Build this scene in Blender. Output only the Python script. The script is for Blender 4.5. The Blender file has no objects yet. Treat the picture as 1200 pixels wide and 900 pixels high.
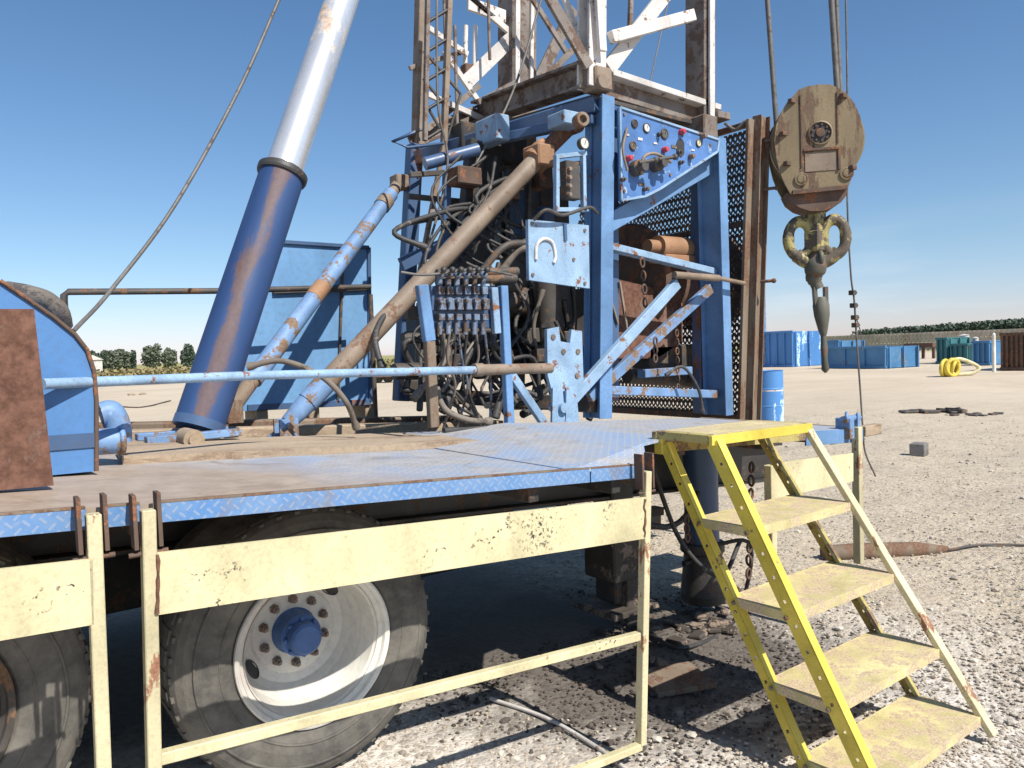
import bpy, math, random
from mathutils import Vector, Matrix, noise as mnoise
R = math.radians
rnd = random.Random(7)
sc = bpy.context.scene
COL = sc.collection

# ------------------------------------------------------------------ camera, sky, sun
CAM = Vector((0, 0, 1.72)); F = 900.0
yaw = math.atan2(.804, .595); pitch = -R(2.51); roll = R(2.06)
fw = Vector((math.cos(yaw)*math.cos(pitch), math.sin(yaw)*math.cos(pitch), math.sin(pitch)))
rt0 = Vector((math.sin(yaw), -math.cos(yaw), 0)); up0 = rt0.cross(fw)
rt = rt0*math.cos(roll) - up0*math.sin(roll)
up = up0*math.cos(roll) + rt0*math.sin(roll)
cd = bpy.data.cameras.new('camera'); cam = bpy.data.objects.new('camera', cd); COL.objects.link(cam)
cam.matrix_world = Matrix(((rt.x, up.x, -fw.x, CAM.x), (rt.y, up.y, -fw.y, CAM.y), (rt.z, up.z, -fw.z, CAM.z), (0, 0, 0, 1)))
cd.sensor_width = 36; cd.lens = F/1200*36; cd.clip_end = 5000; cd.clip_start = .05
sc.camera = cam
SUN_EL = R(47.5); hx, hy = -.12, .993
W = bpy.data.worlds.new('World'); sc.world = W; W.use_nodes = True
nt = W.node_tree; bg = nt.nodes['Background']
sky = nt.nodes.new('ShaderNodeTexSky'); sky.sky_type = 'NISHITA'; sky.sun_disc = False
sky.sun_elevation = SUN_EL; sky.sun_rotation = math.atan2(-hx, -hy)
sky.air_density = 1.15; sky.dust_density = .25; sky.ozone_density = 3.2; sky.altitude = 300
tint = nt.nodes.new('ShaderNodeMix'); tint.data_type = 'RGBA'; tint.blend_type = 'MULTIPLY'; tint.inputs[0].default_value = 1; tcl = nt.nodes.new('ShaderNodeTexCoord'); tse = nt.nodes.new('ShaderNodeSeparateXYZ'); nt.links.new(tcl.outputs['Generated'], tse.inputs[0])
tr = nt.nodes.new('ShaderNodeValToRGB'); nt.links.new(tse.outputs[2], tr.inputs[0]); nt.links.new(tr.outputs[0], tint.inputs[7])
tr.color_ramp.elements[0].color = (.97, .98, 1.38, 1); tr.color_ramp.elements[1].color = (.72, .95, 1.08, 1); tr.color_ramp.elements[1].position = .5
e_ = tr.color_ramp.elements.new(.12); e_.color = (.86, .98, 1.12, 1)
nt.links.new(sky.outputs[0], tint.inputs[6]); 
wc = nt.nodes.new('ShaderNodeTexCoord'); wm = nt.nodes.new('ShaderNodeMapping'); wm.inputs['Scale'].default_value = (2.2, 2.2, 16); nt.links.new(wc.outputs['Generated'], wm.inputs[0])
wn = nt.nodes.new('ShaderNodeTexNoise'); wn.inputs['Scale'].default_value = 1.7; wn.inputs['Detail'].default_value = 7; nt.links.new(wm.outputs[0], wn.inputs['Vector'])
wr = nt.nodes.new('ShaderNodeMapRange'); wr.inputs[1].default_value = .52; wr.inputs[2].default_value = .78; wr.inputs[4].default_value = .3; nt.links.new(wn.outputs['Fac'], wr.inputs[0])
ws = nt.nodes.new('ShaderNodeSeparateXYZ'); nt.links.new(wc.outputs['Generated'], ws.inputs[0])
wz = nt.nodes.new('ShaderNodeMapRange'); wz.inputs[1].default_value = .16; wz.inputs[2].default_value = .03; nt.links.new(ws.outputs[2], wz.inputs[0])
wk = nt.nodes.new('ShaderNodeMath'); wk.operation = 'MULTIPLY'; nt.links.new(wr.outputs[0], wk.inputs[0]); nt.links.new(wz.outputs[0], wk.inputs[1])
cl_ = nt.nodes.new('ShaderNodeMix'); cl_.data_type = 'RGBA'; cl_.inputs[7].default_value = (9.5, 9.8, 10.2, 1); nt.links.new(wk.outputs[0], cl_.inputs[0]); nt.links.new(tint.outputs[2], cl_.inputs[6])
nt.links.new(cl_.outputs[2], bg.inputs[0]); bg.inputs[1].default_value = .088
sd = bpy.data.lights.new('sun', 'SUN'); sun = bpy.data.objects.new('sun', sd); COL.objects.link(sun)
sd.energy = 4.9; sd.angle = R(.5); sd.color = (1, .95, .87)
ld = Vector((hx*math.cos(SUN_EL), hy*math.cos(SUN_EL), -math.sin(SUN_EL)))
sun.rotation_euler = ld.to_track_quat('-Z', 'Y').to_euler(); sun.location = (0, -10, 20)
vs = sc.view_settings; vs.view_transform = 'Standard'; vs.look = 'None'; vs.gamma = 1; vs.exposure = .36

# ------------------------------------------------------------------ placing: a measured sight line meets a real plane
def at(x, y, v=None, u=None, z=None):
    d = fw + rt*((x-600)/F) - up*((y-450)/F)
    if v is not None: t = (v-CAM.y)/d.y
    elif u is not None: t = (u-CAM.x)/d.x
    else: t = (z-CAM.z)/d.z
    return CAM + d*t
def deck_z(u): return 1.199-.062*(u-2.45)
def ground_z(u, v):
    s = max(-1.5, min(3.0, u-1.2)); far = math.hypot(u, v)
    k = max(0, 1-max(0, far-8)/30)
    return -.062*s*1.0 if far < 8 else (-.062*s)*k - .10*(1-k)
def gnd(x, y):
    z = 0
    for i in range(12):
        p = at(x, y, z=z); z = ground_z(p.x, p.y)
    return Vector((p.x, p.y, z))

# ------------------------------------------------------------------ materials
def newmat(name):
    m = bpy.data.materials.new(name); m.use_nodes = True
    return m, m.node_tree, m.node_tree.nodes['Principled BSDF']
def nd(nt, t, **kw):
    n = nt.nodes.new(t)
    for k, v in kw.items(): setattr(n, k, v)
    return n
def math_(nt, op, a, b=None, c=None):
    n = nd(nt, 'ShaderNodeMath', operation=op)
    for i, q in enumerate((a, b, c)):
        if q is None: continue
        if isinstance(q, (int, float)): n.inputs[i].default_value = q
        else: nt.links.new(q, n.inputs[i])
    return n.outputs[0]
def noise(nt, vec, scale, detail=4, rough=.6, dist=0):
    n = nd(nt, 'ShaderNodeTexNoise'); n.inputs['Scale'].default_value = scale
    n.inputs['Detail'].default_value = detail; n.inputs['Roughness'].default_value = rough
    n.inputs['Distortion'].default_value = dist
    nt.links.new(vec, n.inputs['Vector']); return n.outputs['Fac']
def mix(nt, fac, a, b):
    n = nd(nt, 'ShaderNodeMix', data_type='RGBA')
    for s, q in ((n.inputs[0], fac), (n.inputs[6], a), (n.inputs[7], b)):
        if isinstance(q, (int, float)): s.default_value = q
        elif isinstance(q, tuple): s.default_value = (*q, 1)
        else: nt.links.new(q, s)
    return n.outputs[2]
def step(nt, x, lo, hi):
    n = nd(nt, 'ShaderNodeMapRange'); n.inputs[1].default_value = lo; n.inputs[2].default_value = hi
    nt.links.new(x, n.inputs[0]); return n.outputs[0]
def mapped(nt, out, scale=(1, 1, 1)):
    m = nd(nt, 'ShaderNodeMapping'); m.inputs['Scale'].default_value = scale
    nt.links.new(out, m.inputs[0]); return m.outputs[0]
def worn(name, col, rust=(.13, .055, .025), amt=.3, scale=5, rough=.55, metal=0, fade=.25, bump=.15, stretch=(1, 1, 1), dirt=.35, spots=None):
    """painted steel: chalky fading, grime, rust where the paint is gone"""
    m, nt, b = newmat(name)
    tc = nd(nt, 'ShaderNodeTexCoord').outputs['Object']
    v = mapped(nt, tc, stretch)
    n1 = noise(nt, v, scale, 8, .68); n2 = noise(nt, v, scale*.35, 4, .6, .5); n3 = noise(nt, tc, scale*9, 5, .7)
    light = tuple(min(.85, c*1.25+fade*.12) for c in col); dark = tuple(c*.72 for c in col)
    c = mix(nt, step(nt, n2, .3, .72), light, dark)
    g = math_(nt, 'MULTIPLY', step(nt, n3, .46, .8), dirt)
    c = mix(nt, g, c, (.09, .07, .05))
    lo = .74-amt*.42
    rm = step(nt, math_(nt, 'ADD', n1, math_(nt, 'MULTIPLY', math_(nt, 'SUBTRACT', n3, .5), .16)), lo, lo+.035)
    rc = mix(nt, step(nt, n3, .35, .65), rust, tuple(r*2.1+.01 for r in rust))
    c = mix(nt, rm, c, rc)
    if spots:
        n4 = noise(nt, tc, spots, 3, .5); n5 = noise(nt, tc, spots*.12, 2, .5)
        gp = nd(nt, 'ShaderNodeNewGeometry').outputs['Position']; near = 0
        for cx, cy, cr in ((632, 622, .22), (596, 612, .12), (560, 632, .1), (275, 668, .11), (238, 676, .1), (710, 600, .12)):
            dd = nd(nt, 'ShaderNodeVectorMath', operation='DISTANCE'); nt.links.new(gp, dd.inputs[0]); dd.inputs[1].default_value = at(cx, cy, v=2.27)
            near = math_(nt, 'MAXIMUM', near, step(nt, math_(nt, 'ADD', dd.outputs['Value'], math_(nt, 'MULTIPLY', noise(nt, tc, 17, 3), .12)), cr+.05, cr*.4))
        n6 = noise(nt, tc, 64, 5, .7)
        chips = step(nt, math_(nt, 'ADD', n6, math_(nt, 'MULTIPLY', near, .13)), .665, .68)
        sp = math_(nt, 'MAXIMUM', math_(nt, 'MULTIPLY', chips, near), math_(nt, 'MULTIPLY', step(nt, n4, .61, .64), step(nt, n5, .6, .66)))
        c = mix(nt, sp, c, (.05, .04, .035))
    nt.links.new(c, b.inputs['Base Color'])
    rr = step(nt, n1, 0, 1); r2 = math_(nt, 'MULTIPLY_ADD', rm, .3, rough); r3 = math_(nt, 'MULTIPLY_ADD', n3, .2, math_(nt, 'SUBTRACT', r2, .1))
    nt.links.new(r3, b.inputs['Roughness'])
    b.inputs['Metallic'].default_value = metal
    if metal:
        nt.links.new(math_(nt, 'MULTIPLY', math_(nt, 'SUBTRACT', 1, rm), metal), b.inputs['Metallic'])
    h = math_(nt, 'ADD', math_(nt, 'MULTIPLY', rm, -.6), math_(nt, 'MULTIPLY', n3, .5))
    bp = nd(nt, 'ShaderNodeBump'); bp.inputs['Strength'].default_value = bump; bp.inputs['Distance'].default_value = .01
    nt.links.new(h, bp.inputs['Height']); nt.links.new(bp.outputs[0], b.inputs['Normal'])
    return m
M = {}
M['blue'] = worn('blue_paint', (.115, .24, .44), amt=.24, scale=5)
M['blue_pale'] = worn('pale_blue_paint', (.23, .36, .51), amt=.36, scale=9, fade=.5, dirt=.5)
M['blue_bright'] = worn('bright_blue_paint', (.06, .17, .42), rust=(.2, .26, .34), amt=.34, scale=11, dirt=.6)
M['blue_deep'] = worn('deep_blue_paint', (.04, .09, .19), rust=(.14, .06, .035), amt=.36, scale=3.2, stretch=(1.2, 1.2, .35), rough=.38)
M['blue_worn'] = worn('worn_blue_paint', (.13, .25, .45), rust=(.13, .085, .055), amt=.5, scale=8, fade=.5)
M['blue_tank'] = worn('tank_blue_paint', (.12, .28, .5), amt=.16, scale=2.5, stretch=(1, 1, .5))
M['rust'] = worn('rusty_plate', (.15, .085, .058), rust=(.09, .042, .027), amt=.75, scale=3, rough=.8, stretch=(1, 1, .6), dirt=.4)
M['rust_dark'] = worn('dark_rust', (.09, .05, .032), rust=(.14, .06, .03), amt=.5, scale=9, rough=.8)
M['rust_beam'] = worn('rusty_beam', (.19, .14, .095), rust=(.105, .06, .037), amt=.6, scale=6, rough=.8, stretch=(1, 1, .25))
M['tan_pipe'] = worn('scuffed_tan_pipe', (.225, .165, .115), rust=(.12, .07, .045), amt=.42, scale=9, rough=.6)
M['white_worn'] = worn('worn_white_paint', (.62, .58, .54), rust=(.12, .07, .045), amt=.36, scale=9, rough=.55)
M['mast_grey'] = worn('grimy_mast_paint', (.2, .165, .14), rust=(.085, .055, .04), amt=.55, scale=8, rough=.6)
M['chrome'] = worn('scuffed_chrome', (.72, .72, .73), rust=(.3, .23, .18), amt=.4, scale=3, rough=.3, metal=.6, stretch=(1, 1, .25), dirt=.2)
M['cream'] = worn('cream_yellow_paint', (.62, .545, .32), rust=(.16, .08, .04), amt=.16, scale=9, dirt=.34, spots=52, stretch=(1, 1, .6))
M['cream_rust'] = worn('rusting_cream_paint', (.58, .51, .31), rust=(.17, .08, .045), amt=.4, scale=10, stretch=(1, 1, .4))
M['yellow'] = worn('yellow_paint', (.62, .48, .055), rust=(.15, .09, .05), amt=.22, scale=9, dirt=.25)
M['yellow_tread'] = worn('worn_yellow_tread', (.56, .48, .23), rust=(.32, .25, .16), amt=.6, scale=13, rough=.8, dirt=.5)
M['yellow_dirty_shaded'] = worn('muddy_shaded_yellow_paint', (.40, .32, .1), rust=(.13, .085, .05), amt=.5, scale=9, rough=.8)  # weathered yellow for the bars; on the far stringer it paints shade
M['black_steel'] = worn('greasy_black_steel', (.022, .02, .018), rust=(.07, .04, .025), amt=.4, scale=8, rough=.5)
M['dark'] = worn('grimy_dark_steel', (.05, .042, .035), rust=(.1, .055, .03), amt=.45, scale=9, rough=.6)
M['hose'] = worn('black_rubber_hose', (.025, .023, .022), rust=(.11, .09, .07), amt=.35, scale=12, rough=.6)
M['hose_dusty'] = worn('dusty_rubber_hose', (.17, .14, .11), rust=(.06, .05, .04), amt=.4, scale=12, rough=.8)
M['wire'] = worn('steel_wire_rope', (.12, .11, .1), rust=(.06, .04, .03), amt=.4, scale=20, rough=.5)
M['block'] = worn('greasy_block_steel', (.19, .135, .062), rust=(.08, .048, .028), amt=.5, scale=5, rough=.5, stretch=(1.6, 1.6, .4), dirt=.6)
M['hook_yellow'] = worn('greasy_hook_yellow', (.36, .3, .1), rust=(.07, .055, .04), amt=.7, scale=8, rough=.5)
M['hook_dark'] = worn('greasy_hook_dark', (.09, .085, .06), rust=(.1, .05, .03), amt=.4, scale=9)
M['orange'] = worn('orange_rust_casting', (.3, .155, .075), rust=(.2, .08, .04), amt=.4, scale=6, rough=.7)
M['rim'] = worn('white_wheel_paint', (.7, .64, .57), rust=(.2, .11, .07), amt=.1, scale=4, dirt=.25, rough=.5)
M['hub'] = worn('blue_hub_paint', (.03, .10, .28), rust=(.02, .04, .09), amt=.1, scale=14, dirt=.4)
M['bolt'] = worn('oily_bolt', (.16, .12, .09), amt=.4, scale=30)
M['glass'] = worn('gauge_face', (.8, .78, .66), amt=.02, scale=30, rough=.2, dirt=.15)
M['red'] = worn('red_knob', (.5, .04, .06), amt=.1, scale=30)
M['stone'] = worn('grey_stone', (.16, .15, .14), rust=(.08, .07, .06), amt=.5, scale=4, rough=.9)
M['wood'] = worn('weathered_timber', (.36, .27, .18), rust=(.17, .12, .08), amt=.45, scale=5, rough=.9, stretch=(.25, 1, 1), dirt=.5)
M['valve'] = worn('oily_valve_steel', (.13, .18, .26), rust=(.06, .04, .03), amt=.6, scale=14)
M['mesh_dark'] = worn('dark_expanded_metal', (.045, .035, .028), rust=(.1, .055, .035), amt=.45, scale=5)
M['cabinet_blue'] = worn('cabinet_blue_paint', (.06, .19, .43), amt=.2, scale=4, stretch=(.4, 1, 1), dirt=.3)
M['fence'] = worn('pale_fence_boards', (.52, .44, .35), rust=(.3, .24, .18), amt=.5, scale=.8)
M['teal'] = worn('teal_paint', (.03, .16, .17), amt=.3, scale=2)
M['yard_blue'] = worn('yard_blue_paint', (.06, .22, .52), rust=(.3, .42, .55), amt=.42, scale=.9, stretch=(1, 1, .3), dirt=.2)
M['yard_blue_dark'] = worn('dull_blue_paint', (.05, .19, .38), rust=(.1, .12, .15), amt=.35, scale=1.1, dirt=.3)
M['tarp'] = worn('dusty_canvas', (.13, .11, .09), rust=(.06, .05, .045), amt=.5, scale=12, rough=.95, bump=.6)
M['grease'] = worn('oily_mud', (.06, .045, .035), rust=(.16, .12, .09), amt=.5, scale=7, rough=.7, bump=.8)

def tyre_mat():
    m, nt, b = newmat('dusty_tyre_rubber')
    tc = nd(nt, 'ShaderNodeTexCoord').outputs['Object']
    n1 = noise(nt, tc, 6, 6, .65, .4); n2 = noise(nt, tc, 40, 4, .6)
    c = mix(nt, step(nt, n1, .35, .7), (.06, .057, .052), (.175, .16, .135))
    c = mix(nt, math_(nt, 'MULTIPLY', step(nt, n2, .5, .8), .4), c, (.2, .17, .14))
    nt.links.new(c, b.inputs['Base Color']); b.inputs['Roughness'].default_value = .8
    bp = nd(nt, 'ShaderNodeBump'); bp.inputs['Strength'].default_value = .25; bp.inputs['Distance'].default_value = .01
    nt.links.new(n2, bp.inputs['Height']); nt.links.new(bp.outputs[0], b.inputs['Normal'])
    return m
M['tyre'] = tyre_mat()

def deck_mat(name, blue_amt, dirt_u, vert=False):
    """chequered tread plate: raised bars, blue paint left between them, brown dirt trodden in towards the front"""
    m, nt, b = newmat(name)
    g = nd(nt, 'ShaderNodeNewGeometry').outputs['Position']
    s = nd(nt, 'ShaderNodeSeparateXYZ'); nt.links.new(g, s.inputs[0]); x, y = s.outputs[0], s.outputs[2 if vert else 1]
    k = 1/.027 if vert else 1/.036
    a = math_(nt, 'MULTIPLY', math_(nt, 'ADD', x, y), k*.7071); c = math_(nt, 'MULTIPLY', math_(nt, 'SUBTRACT', x, y), k*.7071)
    par = math_(nt, 'MODULO', math_(nt, 'ABSOLUTE', math_(nt, 'ADD', math_(nt, 'FLOOR', a), math_(nt, 'FLOOR', c))), 2)
    fa = math_(nt, 'ABSOLUTE', math_(nt, 'SUBTRACT', math_(nt, 'FRACT', a), .5)); fc = math_(nt, 'ABSOLUTE', math_(nt, 'SUBTRACT', math_(nt, 'FRACT', c), .5))
    def bar(p, q): return math_(nt, 'MULTIPLY', math_(nt, 'LESS_THAN', p, .14), math_(nt, 'LESS_THAN', q, .42))
    b1 = bar(fa, fc); b2 = bar(fc, fa)
    inv = math_(nt, 'SUBTRACT', 1, par)
    bars = math_(nt, 'ADD', math_(nt, 'MULTIPLY', b1, par), math_(nt, 'MULTIPLY', b2, inv))
    n1 = noise(nt, g, 1.6, 6, .65, .6); n2 = noise(nt, g, 9, 6, .7); n3 = noise(nt, g, 60, 3, .6)
    metal = mix(nt, step(nt, n2, .3, .7), (.42, .42, .44), (.3, .28, .26))
    blue = mix(nt, step(nt, n2, .35, .65), (.09, .22, .46) if vert else (.17, .31, .55), (.17, .28, .46) if vert else (.3, .38, .5))
    bm = math_(nt, 'MULTIPLY', step(nt, math_(nt, 'ADD', n1, math_(nt, 'MULTIPLY', n2, .35)), *((.5, .62) if vert else (.62, .74))), blue_amt)
    col = mix(nt, math_(nt, 'MULTIPLY', bm, math_(nt, 'SUBTRACT', 1, math_(nt, 'MULTIPLY', bars, .12 if vert else .6))), metal, blue)
    col = mix(nt, math_(nt, 'MULTIPLY', bars, .32 if vert else .5), col, (.36, .4, .46) if vert else (.5, .48, .46))
    dirt = mix(nt, step(nt, n2, .3, .7), (.44, .34, .25), (.3, .22, .15))
    du = step(nt, math_(nt, 'ADD', x, math_(nt, 'MULTIPLY', y, .42)), dirt_u+.9, dirt_u-.5)
    dm = step(nt, math_(nt, 'ADD', math_(nt, 'MULTIPLY', du, .6), math_(nt, 'MULTIPLY', n1, .75)), .55, .8)
    col = mix(nt, math_(nt, 'MULTIPLY', dm, .93), col, dirt)
    st = math_(nt, 'MULTIPLY', step(nt, noise(nt, g, 3.3, 5, .7, 1.2), .58, .68), .5)
    col = mix(nt, st, col, (.22, .155, .1))
    nt.links.new(col, b.inputs['Base Color'])
    b.inputs['Roughness'].default_value = .6; b.inputs['Metallic'].default_value = .0
    h = math_(nt, 'ADD', math_(nt, 'MULTIPLY', bars, math_(nt, 'SUBTRACT', 1, math_(nt, 'MULTIPLY', dm, .8))), math_(nt, 'MULTIPLY', n3, .35))
    bp = nd(nt, 'ShaderNodeBump'); bp.inputs['Strength'].default_value = .7; bp.inputs['Distance'].default_value = .004
    nt.links.new(h, bp.inputs['Height']); nt.links.new(bp.outputs[0], b.inputs['Normal'])
    return m
M['deck'] = deck_mat('tread_plate', .8, 2.05)
M['platform'] = deck_mat('grey_tread_plate', .45, -5)
M['edge'] = deck_mat('tread_plate_lip', 1.0, -5, True)

def ground_mat():
    m, nt, b = newmat('gravel_ground')
    g = nd(nt, 'ShaderNodeNewGeometry').outputs['Position']
    s = nd(nt, 'ShaderNodeSeparateXYZ'); nt.links.new(g, s.inputs[0]); x, y = s.outputs[0], s.outputs[1]
    n1 = noise(nt, g, .35, 6, .6, .3); n2 = noise(nt, g, 3, 6, .7); n3 = noise(nt, g, 28, 5, .75); n4 = noise(nt, g, .02, 5, .6)
    vo = nd(nt, 'ShaderNodeTexVoronoi'); vo.inputs['Scale'].default_value = 26; nt.links.new(g, vo.inputs['Vector'])
    vo2 = nd(nt, 'ShaderNodeTexVoronoi'); vo2.inputs['Scale'].default_value = 60; nt.links.new(g, vo2.inputs['Vector'])
    c = mix(nt, step(nt, n2, .3, .7), (.56, .47, .345), (.45, .37, .265))
    c = mix(nt, math_(nt, 'MULTIPLY', step(nt, n3, .5, .72), .5), c, (.24, .195, .145))
    c = mix(nt, math_(nt, 'MULTIPLY', step(nt, noise(nt, g, .9, 6, .7, 1.0), .5, .66), .35), c, (.28, .225, .17))
    rot = nd(nt, 'ShaderNodeMapping'); rot.inputs['Rotation'].default_value = (0, 0, R(33)); rot.inputs['Scale'].default_value = (.18, 1.6, 1); nt.links.new(g, rot.inputs[0])
    c = mix(nt, math_(nt, 'MULTIPLY', step(nt, noise(nt, rot.outputs[0], 1.1, 5, .6, .4), .52, .66), .38), c, (.3, .24, .18))
    # pale caliche near the rig
    d = nd(nt, 'ShaderNodeVectorMath', operation='DISTANCE'); nt.links.new(g, d.inputs[0]); d.inputs[1].default_value = (2.4, 2.1, 0)
    pale = step(nt, math_(nt, 'ADD', math_(nt, 'MULTIPLY', d.outputs['Value'], .19), math_(nt, 'ADD', math_(nt, 'MULTIPLY', n1, .7), math_(nt, 'MULTIPLY', n2, .35))), 1.12, .8)
    c = mix(nt, math_(nt, 'MULTIPLY', pale, .85), c, mix(nt, step(nt, n3, .42, .7), (.78, .73, .66), (.52, .46, .39)))
    # stone tints
    sp = nd(nt, 'ShaderNodeSeparateColor'); nt.links.new(vo.outputs['Color'], sp.inputs[0])
    c = mix(nt, math_(nt, 'MULTIPLY', step(nt, sp.outputs[0], .72, .78), .45), c, (.22, .18, .15))
    c = mix(nt, math_(nt, 'MULTIPLY', step(nt, sp.outputs[1], .8, .85), .25), c, (.62, .57, .5))
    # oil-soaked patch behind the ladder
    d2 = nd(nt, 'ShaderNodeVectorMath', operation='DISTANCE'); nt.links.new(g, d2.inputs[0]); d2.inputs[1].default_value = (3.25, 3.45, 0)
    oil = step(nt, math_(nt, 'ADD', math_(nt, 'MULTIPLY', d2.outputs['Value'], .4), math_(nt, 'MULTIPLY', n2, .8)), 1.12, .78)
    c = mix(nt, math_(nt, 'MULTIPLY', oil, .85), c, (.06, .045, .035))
    s_u = step(nt, math_(nt, 'ADD', y, math_(nt, 'MULTIPLY', n2, .8)), 3.75, 4.3); s_v = step(nt, x, 4.2, 3.4)  # darker ground beneath the trailer: under-deck shade painted into the colour
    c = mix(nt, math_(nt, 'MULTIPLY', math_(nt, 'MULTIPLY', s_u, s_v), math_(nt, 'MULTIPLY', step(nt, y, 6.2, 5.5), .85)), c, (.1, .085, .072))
    # pinkish bare earth far out, dry grass farther
    dist = nd(nt, 'ShaderNodeVectorMath', operation='LENGTH'); nt.links.new(g, dist.inputs[0])
    c = mix(nt, math_(nt, 'MULTIPLY', step(nt, math_(nt, 'ADD', dist.outputs['Value'], math_(nt, 'MULTIPLY', n1, 16)), 22, 40), .8), c, mix(nt, step(nt, noise(nt, g, .12, 6, .65, 1.5), .35, .65), (.63, .52, .385), (.5, .405, .29)))
    c = mix(nt, step(nt, math_(nt, 'ADD', dist.outputs['Value'], math_(nt, 'MULTIPLY', n4, 60)), 118, 135), c, mix(nt, n4, (.42, .34, .13), (.22, .24, .08)))
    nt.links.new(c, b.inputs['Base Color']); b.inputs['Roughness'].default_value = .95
    h = math_(nt, 'ADD', math_(nt, 'SUBTRACT', n3, math_(nt, 'MULTIPLY', vo.outputs['Distance'], .8)), math_(nt, 'MULTIPLY', vo2.outputs['Distance'], -.5))
    bp = nd(nt, 'ShaderNodeBump'); bp.inputs['Strength'].default_value = .7; bp.inputs['Distance'].default_value = .015
    nt.links.new(h, bp.inputs['Height']); nt.links.new(bp.outputs[0], b.inputs['Normal'])
    return m
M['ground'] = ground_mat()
def leaf_mat(name, a, c_):
    m, nt, b = newmat(name)
    o = nd(nt, 'ShaderNodeNewGeometry')
    c = mix(nt, noise(nt, o.outputs['Position'], .9, 3), a, c_)
    nt.links.new(c, b.inputs['Base Color']); b.inputs['Roughness'].default_value = .8
    return m
M['leaf'] = leaf_mat('tree_leaves', (.1, .125, .085), (.16, .18, .12))  # greens lightened so the colour carries the distance haze
M['leaf_dark'] = leaf_mat('dark_leaves', (.06, .09, .06), (.095, .125, .085))  # darker green, also with distance haze mixed into the colour
M['grass_far'] = leaf_mat('dry_brush', (.2, .17, .08), (.32, .26, .12))
M['bark'] = worn('bark', (.12, .09, .06), amt=.3, scale=3)

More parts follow.
